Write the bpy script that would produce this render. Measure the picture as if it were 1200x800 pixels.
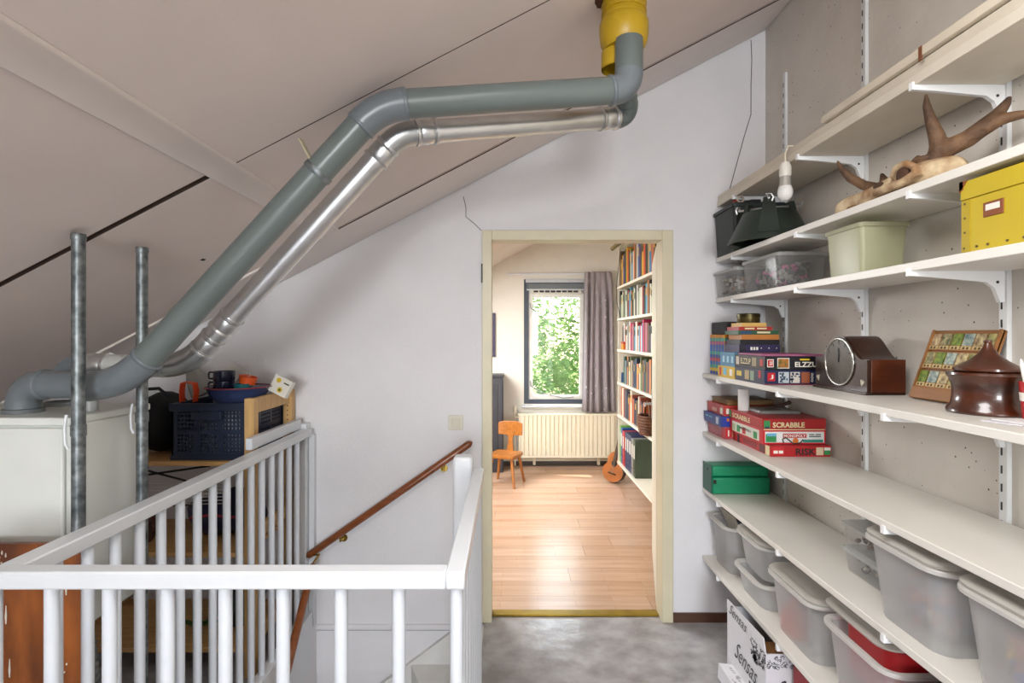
import bpy, bmesh, math, random
from mathutils import Vector, Matrix
random.seed(7)
sc = bpy.context.scene
for o in list(bpy.data.objects): bpy.data.objects.remove(o)
COL = sc.collection
PI = math.pi
# ------------------------------------------------------------------ camera
F, CX, CY, CH = 640.0, 596.0, 394.0, 1.516      # focal length in px, principal point, eye height
cam = bpy.data.objects.new('camera', bpy.data.cameras.new('camera'))
COL.objects.link(cam)
cam.location = (0, 0, CH); cam.rotation_euler = (PI/2, 0, 0)
cam.data.sensor_width = 36; cam.data.lens = F/1200*36
cam.data.shift_x = (600-CX)/1200; cam.data.shift_y = (CY-400)/1200
cam.data.clip_start = 0.02; cam.data.clip_end = 200
sc.camera = cam
# ------------------------------------------------------------------ light
w = bpy.data.worlds.new('sky'); sc.world = w; w.use_nodes = True
nt = w.node_tree; bgn = nt.nodes['Background']
sky = nt.nodes.new('ShaderNodeTexSky'); sky.sky_type = 'NISHITA'; sky.sun_disc = False
sky.sun_elevation = math.radians(58); sky.sun_rotation = 0; sky.dust_density = 2.5; sky.air_density = 1.0
nt.links.new(sky.outputs[0], bgn.inputs[0]); bgn.inputs[1].default_value = 1.45
def lamp(name, kind, loc, rot, energy, col, **kw):
    l = bpy.data.lights.new(name, kind); l.energy = energy; l.color = col
    for k, v in kw.items(): setattr(l, k, v)
    o = bpy.data.objects.new(name, l); COL.objects.link(o); o.location = loc; o.rotation_euler = rot
    return o
lamp('sun', 'SUN', (2, 12, 12), (math.radians(-26), 0, math.radians(6)), 6.0, (1, .95, .86), angle=0.009)
# daylight of the gable window behind the camera, and two added fill lamps under the roof
lamp('rear_window_daylight', 'AREA', (0.15, -5.92, 1.62), (math.radians(90), 0, 0), 175, (.94, .97, 1.0), shape='RECTANGLE', size=1.7, size_y=1.5)
SL = math.atan(.52)
def fill_lamp(name, X, Y, e, c, a, b): return lamp(name, 'AREA', (X+.05*.52, Y, 2.438+.52*X-.05), (0, -SL, 0), e, c, shape='RECTANGLE', size=a, size_y=b)
fill_lamp('landing_fill_light', .0, .40, 26, (1.0, .985, .97), .70, .9)  # unseen fill added to brighten the shelves, floor and partition wall
fill_lamp('back_room_fill_light', -1.0, 4.75, 66, (.97, .985, 1.0), .8, 1.3)  # unseen fill added to brighten the back room
vs = sc.view_settings
vs.view_transform = 'Standard'; vs.look = 'None'; vs.gamma = 1; vs.use_curve_mapping = False
vs.exposure = 0.5
# ------------------------------------------------------------------ helpers
def lin(c):
    if isinstance(c, str):
        c = tuple(int(c[i:i+2], 16)/255 for i in (0, 2, 4))
    return tuple(x/12.92 if x <= .04045 else ((x+.055)/1.055)**2.4 for x in c[:3])
MATS = {}
def mat(name, col, rough=.5, metal=0, var=.06, scale=8, bump=0, bscale=60, stretch=None, col2=None, spec=.5, trans=0, coat=0, pits=0):
    if name in MATS: return MATS[name]
    m = bpy.data.materials.new(name); m.use_nodes = True; MATS[name] = m
    t = m.node_tree; b = t.nodes['Principled BSDF']
    c = lin(col); c2 = lin(col2) if col2 else tuple(x*(1-var*2.2) for x in c)
    tc = t.nodes.new('ShaderNodeTexCoord'); mp = t.nodes.new('ShaderNodeMapping')
    t.links.new(tc.outputs['Object'], mp.inputs[0])
    if stretch: mp.inputs['Scale'].default_value = stretch
    n = t.nodes.new('ShaderNodeTexNoise'); n.inputs['Scale'].default_value = scale; n.inputs['Detail'].default_value = 5
    t.links.new(mp.outputs[0], n.inputs['Vector'])
    r = t.nodes.new('ShaderNodeValToRGB')
    r.color_ramp.elements[0].position = .32; r.color_ramp.elements[1].position = .68
    r.color_ramp.elements[0].color = (*c2, 1); r.color_ramp.elements[1].color = (*c, 1)
    t.links.new(n.outputs[0], r.inputs[0])
    out = r.outputs[0]
    if pits:
        v = t.nodes.new('ShaderNodeTexVoronoi'); v.inputs['Scale'].default_value = pits
        t.links.new(tc.outputs['Object'], v.inputs['Vector'])
        n2 = t.nodes.new('ShaderNodeTexNoise'); n2.inputs['Scale'].default_value = 7
        t.links.new(tc.outputs['Object'], n2.inputs['Vector'])
        mu = t.nodes.new('ShaderNodeMath'); mu.operation = 'MULTIPLY'; mu.inputs[1].default_value = .22
        t.links.new(n2.outputs[0], mu.inputs[0])
        lt = t.nodes.new('ShaderNodeMath'); lt.operation = 'LESS_THAN'
        t.links.new(v.outputs['Distance'], lt.inputs[0]); t.links.new(mu.outputs[0], lt.inputs[1])
        wn = t.nodes.new('ShaderNodeTexWhiteNoise'); t.links.new(v.outputs['Position'], wn.inputs['Vector'])
        gt = t.nodes.new('ShaderNodeMath'); gt.operation = 'GREATER_THAN'; gt.inputs[1].default_value = .60
        t.links.new(wn.outputs['Value'], gt.inputs[0])
        m2 = t.nodes.new('ShaderNodeMath'); m2.operation = 'MULTIPLY'
        t.links.new(lt.outputs[0], m2.inputs[0]); t.links.new(gt.outputs[0], m2.inputs[1])
        mx = t.nodes.new('ShaderNodeMix'); mx.data_type = 'RGBA'
        t.links.new(m2.outputs[0], mx.inputs['Factor']); t.links.new(out, mx.inputs['A'])
        mx.inputs['B'].default_value = (.13, .11, .1, 1); out = mx.outputs['Result']
    t.links.new(out, b.inputs['Base Color'])
    b.inputs['Roughness'].default_value = rough; b.inputs['Metallic'].default_value = metal
    b.inputs['Specular IOR Level'].default_value = spec
    if trans: b.inputs['Transmission Weight'].default_value = trans
    if coat: b.inputs['Coat Weight'].default_value = coat; b.inputs['Coat Roughness'].default_value = .08
    if bump:
        n3 = t.nodes.new('ShaderNodeTexNoise'); n3.inputs['Scale'].default_value = bscale; n3.inputs['Detail'].default_value = 4
        t.links.new(mp.outputs[0], n3.inputs['Vector'])
        bp = t.nodes.new('ShaderNodeBump'); bp.inputs['Strength'].default_value = bump; bp.inputs['Distance'].default_value = .01
        t.links.new(n3.outputs[0], bp.inputs['Height']); t.links.new(bp.outputs[0], b.inputs['Normal'])
    return m
def sheer(name, col, alpha=.4, rough=.35):
    """milky see-through plastic: diffuse + translucent + gloss with clear transmission mixed in"""
    if name in MATS: return MATS[name]
    m = bpy.data.materials.new(name); m.use_nodes = True; MATS[name] = m
    t = m.node_tree; b = t.nodes['Principled BSDF']; out = t.nodes['Material Output']
    n = t.nodes.new('ShaderNodeTexNoise'); n.inputs['Scale'].default_value = 5
    r = t.nodes.new('ShaderNodeValToRGB'); c = lin(col)
    r.color_ramp.elements[0].color = (*[x*.9 for x in c], 1); r.color_ramp.elements[1].color = (*c, 1)
    t.links.new(n.outputs[0], r.inputs[0]); t.links.new(r.outputs[0], b.inputs['Base Color'])
    b.inputs['Roughness'].default_value = rough
    tl = t.nodes.new('ShaderNodeBsdfTranslucent'); tl.inputs[0].default_value = (*c, 1)
    m1 = t.nodes.new('ShaderNodeMixShader'); m1.inputs[0].default_value = .35
    t.links.new(b.outputs[0], m1.inputs[1]); t.links.new(tl.outputs[0], m1.inputs[2])
    tr = t.nodes.new('ShaderNodeBsdfTransparent'); tr.inputs[0].default_value = (.97, .97, .97, 1)
    m2 = t.nodes.new('ShaderNodeMixShader'); m2.inputs[0].default_value = alpha
    t.links.new(m1.outputs[0], m2.inputs[1]); t.links.new(tr.outputs[0], m2.inputs[2])
    t.links.new(m2.outputs[0], out.inputs[0])
    return m
def col(hexs, rough=.45, **kw): return mat('paint_'+hexs+('_%d' % int(rough*100)), hexs, rough, **kw)
ORG = {}
class G:
    def __init__(s): s.v = []; s.f = []
    def add(s, vs_, fs):
        k = len(s.v); s.v += [tuple(v) for v in vs_]; s.f += [tuple(i+k for i in f) for f in fs]; return s
    def box(s, x0, x1, y0, y1, z0, z1):
        return s.add([(x0,y0,z0),(x1,y0,z0),(x1,y1,z0),(x0,y1,z0),(x0,y0,z1),(x1,y0,z1),(x1,y1,z1),(x0,y1,z1)],
                     [(0,3,2,1),(4,5,6,7),(0,1,5,4),(1,2,6,5),(2,3,7,6),(3,0,4,7)])
    def obox(s, c, u, v, n, a, b, d):      # oriented box: full sizes a,b,d along u,v,n
        c = Vector(c); u = Vector(u).normalized()*a/2; v = Vector(v).normalized()*b/2; n = Vector(n).normalized()*d/2
        return s.add([c-u-v-n, c+u-v-n, c+u+v-n, c-u+v-n, c-u-v+n, c+u-v+n, c+u+v+n, c-u+v+n],
                     [(0,3,2,1),(4,5,6,7),(0,1,5,4),(1,2,6,5),(2,3,7,6),(3,0,4,7)])
    def beam(s, p, q, w_, h, up=(0,0,1)):
        p = Vector(p); q = Vector(q); d = q-p; r = d.cross(Vector(up)).normalized(); n = r.cross(d).normalized()
        return s.obox((p+q)/2, d, r, n, d.length, w_, h)
    def tube(s, pts, rad, n=16, caps=True, flat=None):
        pts = [Vector(p) for p in pts]; N = len(pts)
        if not hasattr(rad, '__len__'): rad = [rad]*N
        rings = []; prev = None
        for i, p in enumerate(pts):
            d = (pts[min(i+1, N-1)]-pts[max(i-1, 0)]).normalized()
            if prev is None:
                a = Vector((0,0,1)) if abs(d.z) < .9 else Vector((1,0,0))
                u = d.cross(a).normalized()
            else:
                u = (prev - d*prev.dot(d)).normalized()
            prev = u; vv = d.cross(u)
            rings.append([p+(u*math.cos(2*PI*k/n)+vv*math.sin(2*PI*k/n)*(flat or 1))*rad[i] for k in range(n)])
        return s.loft(rings, caps)
    def loft(s, rings, caps=True, cap0=None, cap1=None):
        n = len(rings[0]); vs_ = [v for r in rings for v in r]; fs = []
        for i in range(len(rings)-1):
            for k in range(n):
                a, b = i*n+k, i*n+(k+1) % n
                fs.append((a, b, b+n, a+n))
        c0 = caps if cap0 is None else cap0; c1 = caps if cap1 is None else cap1
        if c0: fs.append(tuple(reversed(range(n))))
        if c1: fs.append(tuple(range((len(rings)-1)*n, len(rings)*n)))
        return s.add(vs_, fs)
    def cyl(s, p, q, r, n=16, r1=None): return s.tube([p, q], [r, r if r1 is None else r1], n)
    def lathe(s, prof, c, n=24, caps=True, axis='z'):
        c = Vector(c); rings = []
        for r, z in prof:
            ring = []
            for k in range(n):
                a = 2*PI*k/n; x, y = r*math.cos(a), r*math.sin(a)
                ring.append(c+{'z': Vector((x, y, z)), 'y': Vector((y, z, x)), 'x': Vector((z, x, y))}[axis])
            rings.append(ring)
        return s.loft(rings, caps)
    def prism(s, poly, axis, a, b):        # poly in the two other axes (order x,y,z)
        def m(p, t):
            return {'x': (t, p[0], p[1]), 'y': (p[0], t, p[1]), 'z': (p[0], p[1], t)}[axis]
        n = len(poly); vs_ = [m(p, a) for p in poly]+[m(p, b) for p in poly]
        fs = [tuple(range(n))[::-1], tuple(range(n, 2*n))]+[(i, (i+1) % n, (i+1) % n+n, i+n) for i in range(n)]
        return s.add(vs_, fs)
    def ball(s, c, r, nu=14, nv=9, sc_=(1,1,1)):
        rings = []
        for i in range(nv+1):
            th = PI*(i+.02)/(nv+.04)
            rings.append([Vector(c)+Vector((r*math.sin(th)*math.cos(2*PI*k/nu)*sc_[0], r*math.sin(th)*math.sin(2*PI*k/nu)*sc_[1], -r*math.cos(th)*sc_[2])) for k in range(nu)])
        return s.loft(rings)
    def build(s, name, m, parent=None, smooth=None, bevel=0, seg=2):
        me = bpy.data.meshes.new(name)
        off = Vector(ORG.get(parent.name, (0,0,0))) if parent else Vector((0,0,0))
        me.from_pydata([Vector(v)-off for v in s.v], [], s.f); me.update()
        bm = bmesh.new(); bm.from_mesh(me); bmesh.ops.recalc_face_normals(bm, faces=bm.faces); bm.to_mesh(me); bm.free()
        o = bpy.data.objects.new(name, me); COL.objects.link(o)
        if m: me.materials.append(m)
        if smooth is not None:
            for p in me.polygons: p.use_smooth = True
            me.set_sharp_from_angle(angle=math.radians(smooth))
        if bevel:
            b = o.modifiers.new('bevel', 'BEVEL'); b.width = bevel; b.segments = seg; b.limit_method = 'ANGLE'; b.angle_limit = math.radians(40)
            if smooth is None:
                for p in me.polygons: p.use_smooth = True
                me.set_sharp_from_angle(angle=math.radians(89))
        if parent: o.parent = parent; ORG[o.name] = tuple(off)
        else: ORG[o.name] = (0,0,0)
        return o
def tag(o, label=None, cat=None, group=None, kind=None):
    if label: o['label'] = label
    if cat: o['category'] = cat
    if group: o['group'] = group
    if kind: o['kind'] = kind
    return o
def thing(name, label, cat, loc=(0,0,0), group=None, kind=None):
    o = bpy.data.objects.new(name, None); COL.objects.link(o); o.location = loc; ORG[o.name] = tuple(loc)
    o.empty_display_size = .1
    return tag(o, label, cat, group, kind)
def struct(name, g, m, parent=None, label=None, **kw):
    o = g.build(name, m, parent, **kw)
    if not parent: o['kind'] = 'structure'
    if label: o['label'] = label
    return o
def copy_tree(o, parent=None):
    c = o.copy(); COL.objects.link(c); ORG[c.name] = ORG.get(o.name, (0,0,0))
    if parent: c.parent = parent
    for ch in list(o.children): copy_tree(ch, c)
    return c
def P(px, py, Y): return Vector(((px-CX)/F*Y, Y, CH-(py-CY)/F*Y))      # photo pixel -> point at distance Y
def PX(px, py, X): return P(px, py, F*X/(px-CX))                        # ... on the plane of that X
def text_geo(s, bold=0):
    c = bpy.data.curves.new('t', 'FONT'); c.body = s; c.resolution_u = 2; c.offset = bold
    o = bpy.data.objects.new('t', c); COL.objects.link(o)
    me = bpy.data.meshes.new_from_object(o.evaluated_get(bpy.context.evaluated_depsgraph_get()))
    vs_ = [tuple(v.co) for v in me.vertices]; fs = [tuple(p.vertices) for p in me.polygons]
    bpy.data.objects.remove(o); bpy.data.curves.remove(c); bpy.data.meshes.remove(me)
    return vs_, fs
def lettering(s, c, u, v, w_, h, m, parent, off=.0015, shear=0, bold=.01, name='lettering'):
    """flat print: the words on a face with centre c, directions u (reading) and v (up)"""
    vs_, fs = text_geo(s, bold)
    x0 = min(p[0] for p in vs_); x1 = max(p[0] for p in vs_); y0 = min(p[1] for p in vs_); y1 = max(p[1] for p in vs_)
    u = Vector(u).normalized(); v = Vector(v).normalized(); n = u.cross(v); c = Vector(c)+n*off
    g = G(); g.add([c+u*((p[0]-x0)/(x1-x0)-.5+shear*((p[1]-y0)/(y1-y0)-.5))*w_+v*((p[1]-y0)/(y1-y0)-.5)*h for p in vs_], fs)
    return g.build(name, m, parent)
def decal(c, u, v, w_, h, m, parent, name='printed_panel', off=.0006, t=.0008):
    u = Vector(u).normalized(); v = Vector(v).normalized(); n = u.cross(v)
    return G().obox(Vector(c)+n*off, u, v, n, w_, h, t).build(name, m, parent)
def bars(c, u, v, w_, h, m, parent, n=2, seed=1):
    """print too small to read: short word-like dashes in a row"""
    random.seed(seed); u = Vector(u).normalized(); v = Vector(v).normalized(); nn = u.cross(v); g = G(); x = -w_/2; st = w_/(n*1.25-.25)
    for k in range(n): g.obox(Vector(c)+u*(x+st/2)+nn*.0016, u, v, nn, st, h, .0006); x += st*1.25
    return g.build('small_print', m, parent)
def rrect(x0, x1, y0, y1, z, r, k=5):
    pts = []
    for cx, cy, a0 in ((x1-r, y1-r, 0), (x0+r, y1-r, PI/2), (x0+r, y0+r, PI), (x1-r, y0+r, 1.5*PI)):
        for i in range(k+1):
            a = a0+PI/2*i/k; pts.append(Vector((cx+r*math.cos(a), cy+r*math.sin(a), z)))
    return pts
def zc(x): return 2.438+.52*x           # sloped ceiling height
YW, XR = 2.906, 1.367                   # partition wall, shelf wall
UX, UY, UZ = Vector((1,0,0)), Vector((0,1,0)), Vector((0,0,1))
MX = -UX; MY = -UY
# ------------------------------------------------------------------ base materials
M_WALL = mat('wall_paint', 'e4e2e4', .75, var=.03, scale=3, bump=.12, bscale=90)
M_CONC = mat('shelf_wall_paint', 'dad3c9', .85, var=.05, scale=5, bump=.12, bscale=45, pits=42)
M_CEIL = mat('ceiling_board_paint', 'e6d9d2', .8, var=.03, scale=2.5, bump=.05)
M_BATT = mat('ceiling_batten_paint', 'e9dfd9', .6, var=.02)
M_WOODRAW = mat('raw_roof_timber', '8a5a2c', .8, var=.2, scale=6, stretch=(1,12,1))
M_WHITE = mat('white_gloss_paint', 'd8dbdf', .32, var=.015, scale=6)
M_CREAM = mat('cream_frame_paint', 'd6cdb0', .4, var=.03)
M_BROWN = mat('brown_skirting', '5a3a2a', .5, var=.15)
M_SHELF = mat('white_shelf_laminate', 'e6e2da', .38, var=.03, scale=4)
M_STEELW = mat('white_bracket_enamel', 'f0f1f2', .35, var=.02)
M_RAILW = mat('slotted_rail_enamel', 'dfe0df', .4, var=.03)
M_SLOT = mat('slot_shadow_steel', '3a3938', .8)
M_PINE = mat('pine', 'd2a468', .5, var=.12, scale=5, stretch=(2,14,2))
M_PINEY = mat('pine_upright', 'd6ab70', .5, var=.12, scale=5, stretch=(10,10,1))
M_TEAK = mat('varnished_handrail', '8a4a22', .3, var=.14, scale=7, stretch=(1,6,6), coat=.3)
M_BLACK = col('1a1a1c', .5)
# ------------------------------------------------------------------ the setting
def vinyl():
    m = mat('grey_marbled_vinyl', 'b2b0b1', .17, var=.1, scale=8, col2='8b8786', bump=.22, bscale=12)
    return m
M_VINYL = vinyl()
g = G()
g.box(-.13, 1.5, -6.0, YW+.05, -.22, 0)          # landing beside the stairwell
g.box(-3.0, -.13, -6.0, 1.05, -.22, 0)           # landing in front of the stairwell
g.box(-3.0, -1.06, 1.05, YW+.05, -.22, 0)        # storage corner
floor = struct('floor', g, M_VINYL, label='grey marbled vinyl landing floor')
g = G()
def wall_piece(g, xa, xb, z0, z1=None):
    za = zc(xa)+.01 if z1 is None else z1; zb = zc(xb)+.01 if z1 is None else z1
    g.prism([(xa, z0), (xb, z0), (xb, zb), (xa, za)], 'y', YW, 3.0)
DX0, DX1, DZ = -.141, .872, 2.079
wall_piece(g, -3.0, DX0, -2.4); wall_piece(g, DX1, 1.5, -.2)
g.prism([(DX0, DZ), (DX1, DZ), (DX1, zc(DX1)+.01), (DX0, zc(DX0)+.01)], 'y', YW, 3.0)
wall_back = struct('wall_back', g, M_WALL, label='white partition wall with the doorway')
G().box(-1.02, -.13, YW-.008, YW, -.265, -.045).build('cladding_board', M_WALL, wall_back)
G().box(-1.02, -.13, YW-.014, YW, -.035, -.012).build('cladding_batten', M_WALL, wall_back)
M_CRACK = mat('crack_shadow', '5a5350', .9)
g = G(); g.tube([P(x, y, YW) for x, y in ((880,47),(881,70),(880,100),(880,134),(872,160),(863,193),(855,222))], .0022, 5)
g.build('crack', M_CRACK, wall_back)
g = G(); g.tube([P(x, y, YW) for x, y in ((543,230),(546,243),(546,254),(556,262),(564,270))], .0018, 5)
g.build('crack', M_CRACK, wall_back)
g = G(); g.box(XR, 1.5, -6.0, 6.5, -.2, 3.3)
wall_right = struct('wall_right', g, M_CONC, label='pitted off-white shelf wall')
g = G(); g.box(-3.1, -2.9, -6.0, 6.5, -.2, 1.3); struct('wall_left', g, M_WALL, label='low knee wall under the roof slope')
# rear gable wall with a window, behind the camera
g = G()
g.prism([(-3, -.2), (-.75, -.2), (-.75, zc(-.75)), (-3, zc(-3))], 'y', -6.1, -6.0)
g.prism([(1.05, -.2), (1.5, -.2), (1.5, zc(1.5)), (1.05, zc(1.05))], 'y', -6.1, -6.0)
g.box(-.75, 1.05, -6.1, -6.0, -.2, .8)
g.prism([(-.75, 2.4), (1.05, 2.4), (1.05, zc(1.05)), (-.75, zc(-.75))], 'y', -6.1, -6.0)
struct('wall_rear', g, M_WALL, label='gable wall behind the landing')
# stairwell side walls below floor level
g = G(); g.box(-1.07, -1.02, 1.0, YW, -2.4, 0); struct('wall_stairwell', g, M_WALL)
g = G(); g.box(-.145, -.131, 1.05, 1.995, -2.4, 0); g.box(-1.02, -.131, 1.0, 1.05, -2.4, -.22); g.box(-1.02, -.1, 1.0, 2.9, -2.5, -2.4); g.box(-.12, -.10, 1.0, 2.9, -2.4, -.22); struct('wall_stairwell_near', g, M_WALL)
# ceiling: raw roof deck, boards below it with open joints, battens
def slab(g, xa, xb, ya, yb, t0, t1):
    return g.prism([(xa, zc(xa)+t0), (xb, zc(xb)+t0), (xb, zc(xb)+t1), (xa, zc(xa)+t1)], 'y', ya, yb)
ceiling = struct('ceiling', slab(G(), -3.1, 1.5, -6.1, 7.25, .014, .16), M_WOODRAW, label='sloped attic ceiling of painted boards')  # unseen overhang past the far gable, added to shrink the sun patch
M_EDGE = mat('dark_joint_edge', '4e4038', .9, var=.1)
def dark_edges(o):        # edge faces coloured dark to stand in for shade in the joints
    o.data.materials.append(M_EDGE)
    for p in o.data.polygons:
        if abs(p.normal.y) > .9: p.material_index = 1
    return o
def cpanel(xa, xb, ya, yb): dark_edges(slab(G(), xa, xb, ya, yb, 0, .0138).build('ceiling_board', M_CEIL, ceiling))
for xa, xb in ((-3.05, -.84), (-.82, 1.45)):
    gap = .020 if xa < -1 else .004
    cpanel(xa, xb, -6.0, -.3); cpanel(xa, xb, -.296, 1.6-gap); cpanel(xa, xb, 1.6+gap*.3, 2.548); cpanel(xa, xb, 2.552, 2.9)
    cpanel(xa, xb, 3.0, 4.4); cpanel(xa, xb, 4.402, 6.42)
slab(G(), -.868, -.795, -6.0, 2.555, -.012, 0).build('batten', M_BATT, ceiling, bevel=.003)
slab(G(), -3.0, -.87, 2.535, 2.56, -.012, 0).build('batten', M_BATT, ceiling, bevel=.003)
dark_edges(slab(G(), -3.0, 1.36, 2.562, 2.898, -.006, 0).build('edge_board', M_BATT, ceiling))
g = G(); g.prism([(1.30, zc(1.30)-.012), (1.366, zc(1.366)-.012), (1.366, zc(1.366)), (1.30, zc(1.30))], 'y', -6.0, 2.55)
g.build('edge_strip', M_BATT, ceiling)
c = P(236, 304, 1); k = .0
def on_ceiling(px, py):
    a = (px-CX)/F; b = -(py-CY)/F; Y = (2.438-CH)/(b-.52*a); return P(px, py, Y)
M_HOLE = mat('ceiling_hole_dark', '2a2320', .9)
q = on_ceiling(238, 304)
G().obox(q-UZ*.0008, Vector((1,0,.52)), UY, Vector((-.52,0,1)), .012, .022, .002).build('hole', M_HOLE, ceiling)
# added frames around the two fill lamps, out of view
for nm, X, Y, a, b in (('landing_fill_frame', .0, .40, .82, 1.0), ('back_fill_frame', -1.0, 4.75, .92, 1.42)):
    g = G(); u = Vector((1,0,.52)).normalized(); n = Vector((-.52,0,1)).normalized(); c0 = Vector((X, Y, zc(X)))-n*.012
    for s in (-1, 1):
        g.obox(c0+u*s*a/2, u, UY, n, .06, b+.06, .03); g.obox(c0+UY*s*b/2, u, UY, n, a+.06, .06, .03)
    struct(nm, g, M_WHITE, label='added frame around a fill lamp')
# skirting boards
struct('baseboard_back', G().box(DX1+.002, XR, YW-.012, YW, 0, .048), M_BROWN, label='dark brown skirting board')
# ------------------------------------------------------------------ doorway
g = G(); YF = YW-.016
g.box(DX0, DX0+.052, YF, 3.01, 0, DZ); g.box(DX1-.058, DX1, YF, 3.01, 0, DZ); g.box(DX0+.052, DX1-.058, YF, 3.01, DZ-.053, DZ)
d1 = struct('door_1', g, M_CREAM, label='cream painted door frame', bevel=.003)
G().box(DX0+.052, DX1-.058, 2.955, 3.01, 0, .012).build('threshold', mat('brass_threshold', 'a88a2c', .35, .6, var=.15), d1, bevel=.003)
g = G(); g.box(DX0-.004, DX0+.004, YF-.006, YF+.01, 1.80, 1.90); g.build('hinge', col('4a3f35', .5), d1)
# open door leaf, swung into the back room
hx, hy = DX1-.062, 3.02; dd = Vector((.235, 1, 0)).normalized(); dn = Vector((-dd.y, dd.x, 0))
leaf = G().obox(Vector((hx+.025, hy, 1.02))+dd*.42, dd, UZ, dn, .84, 2.0, .038).build('door_leaf', mat('door_leaf_paint', 'e2dfcd', .35, var=.02), d1, bevel=.003)
hp = Vector((hx+.025, hy, 1.05))+dd*.77+dn*.02
g = G(); g.obox(hp, dd, UZ, dn, .04, .2, .008); g.tube([hp, hp+dn*.05, hp+dn*.05-dd*.11], .008, 8)
g.build('door_handle', mat('brushed_aluminium', 'c8c9ca', .3, 1), leaf)
# ------------------------------------------------------------------ back room shell
M_BWALL = mat('cream_wall_paint', 'ebe6da', .8, var=.02)
WX0, WX1, WZ0, WZ1, YB = .18, .945, .722, 2.188, 6.42
g = G()
g.prism([(-3, 0), (WX0, 0), (WX0, zc(WX0)), (-3, zc(-3))], 'y', YB, 6.6)
g.prism([(WX1, 0), (1.5, 0), (1.5, zc(1.5)), (WX1, zc(WX1))], 'y', YB, 6.6)
g.box(WX0, WX1, YB, 6.6, 0, WZ0); g.prism([(WX0, WZ1), (WX1, WZ1), (WX1, zc(WX1)), (WX0, zc(WX0))], 'y', YB, 6.6)
struct('wall_far', g, M_BWALL, label='cream end wall of the back room')
g = G(); g.prism([(-3, 0), (DX0, 0), (DX0, zc(DX0)), (-3, zc(-3))], 'y', 3.0005, 3.004); struct('wall_back_inner', g, M_BWALL)
# laminate floor: planks in rows across the room
LAM = []
def laminate(i, base, dark):
    m = mat('beech_laminate_%d' % i, base, .22, var=.1, scale=2.2, col2=dark, stretch=(1.2, 22, 1), spec=.6)
    t = m.node_tree; b = t.nodes['Principled BSDF']; src = b.inputs['Base Color'].links[0].from_socket
    tc = [n for n in t.nodes if n.type == 'TEX_COORD'][0]; br = t.nodes.new('ShaderNodeTexBrick')     # three printed strips per plank
    br.inputs['Scale'].default_value = 1; br.inputs['Brick Width'].default_value = .43; br.inputs['Row Height'].default_value = .064; br.inputs['Mortar Size'].default_value = .0008
    br.inputs['Color1'].default_value = (1, 1, 1, 1); br.inputs['Color2'].default_value = (.84, .80, .76, 1); br.inputs['Mortar'].default_value = (.62, .52, .44, 1); br.inputs['Bias'].default_value = .0
    t.links.new(tc.outputs['Object'], br.inputs['Vector'])
    mx = t.nodes.new('ShaderNodeMix'); mx.data_type = 'RGBA'; mx.blend_type = 'MULTIPLY'; mx.inputs['Factor'].default_value = 1
    t.links.new(src, mx.inputs['A']); t.links.new(br.outputs[0], mx.inputs['B']); t.links.new(mx.outputs['Result'], b.inputs['Base Color'])
    return m
for i, (a, b) in enumerate((('c6a58a', 'b8957a'), ('c8a88e', 'bb997e'), ('c4a286', 'b69376'), ('caaa91', 'bd9c82'))): LAM.append(laminate(i, a, b))
fb = struct('floor', G().box(-3, XR, 3.0, YB, -.2, -.010), mat('laminate_joint', '7a5634', .6), label='beech laminate floor of the back room')
W_, L_ = .064, .43
plank_me = {}
y = 3.0; row = 0
while y < YB:
    x = -1.35-random.random()*1.28; j = 0
    wd = min(.192, YB-y)
    while x < XR:
        xa, xb = max(x, -1.3), min(x+1.285, XR)
        if xb > xa+.02:
            # one plank carries three printed strips; joints of the strips are fine grooves
            key = (round(xb-xa, 3), round(wd, 3), (row+j) % 4)
            if key not in plank_me:
                gg = G(); gg.box(0, key[0]-.0015, 0, wd-.0015, -.01, 0)
                ob = gg.build('floor_plank', LAM[key[2]], None); plank_me[key] = ob.data; ob.location = (xa, y, 0); ob.parent = fb
            else:
                ob = bpy.data.objects.new('floor_plank', plank_me[key]); COL.objects.link(ob); ob.location = (xa, y, 0); ob.parent = fb
        x += 1.285; j += 1
    y += .192; row += 1
struct('baseboard_far', G().box(-3, XR, YB-.015, YB, 0, .05), mat('dark_skirting', '4a4038', .6))
# ------------------------------------------------------------------ window of the back room
M_ANTH = mat('anthracite_frame', '3c4450', .45, var=.05)
g = G(); a, b = 6.43, 6.52
g.box(WX0, WX0+.055, a, b, WZ0, WZ1); g.box(WX1-.055, WX1, a, b, WZ0, WZ1); g.box(WX0+.055, WX1-.055, a, b, WZ0, WZ0+.05); g.box(WX0+.055, WX1-.055, a, b, WZ1-.05, WZ1)
win = struct('window_1', g, M_ANTH, label='tall window with dark frame and white sash')
g = G(); x0, x1, z0, z1, t = WX0+.055, WX1-.055, WZ0+.05, WZ1-.05, .052
a, b = 6.45, 6.50
g.box(x0, x0+t, a, b, z0, z1); g.box(x1-t, x1, a, b, z0, z1); g.box(x0+t, x1-t, a, b, z0, z0+t); g.box(x0+t, x1-t, a, b, z1-.16, z1)
sash = g.build('sash', mat('sash_paint', 'e8e6de', .4), win, bevel=.004)
pane = G().box(x0+t, x1-t, 6.472, 6.478, z0+t, z1-.16).build('pane', None, win)
pm = bpy.data.materials.new('window_glass'); pm.use_nodes = True; tt = pm.node_tree; tt.nodes.remove(tt.nodes['Principled BSDF'])
gl = tt.nodes.new('ShaderNodeBsdfGlossy'); gl.inputs['Roughness'].default_value = .02; tr = tt.nodes.new('ShaderNodeBsdfTransparent')
mx = tt.nodes.new('ShaderNodeMixShader'); mx.inputs[0].default_value = .06
tt.links.new(tr.outputs[0], mx.inputs[1]); tt.links.new(gl.outputs[0], mx.inputs[2]); tt.links.new(mx.outputs[0], tt.nodes['Material Output'].inputs[0])
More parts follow.
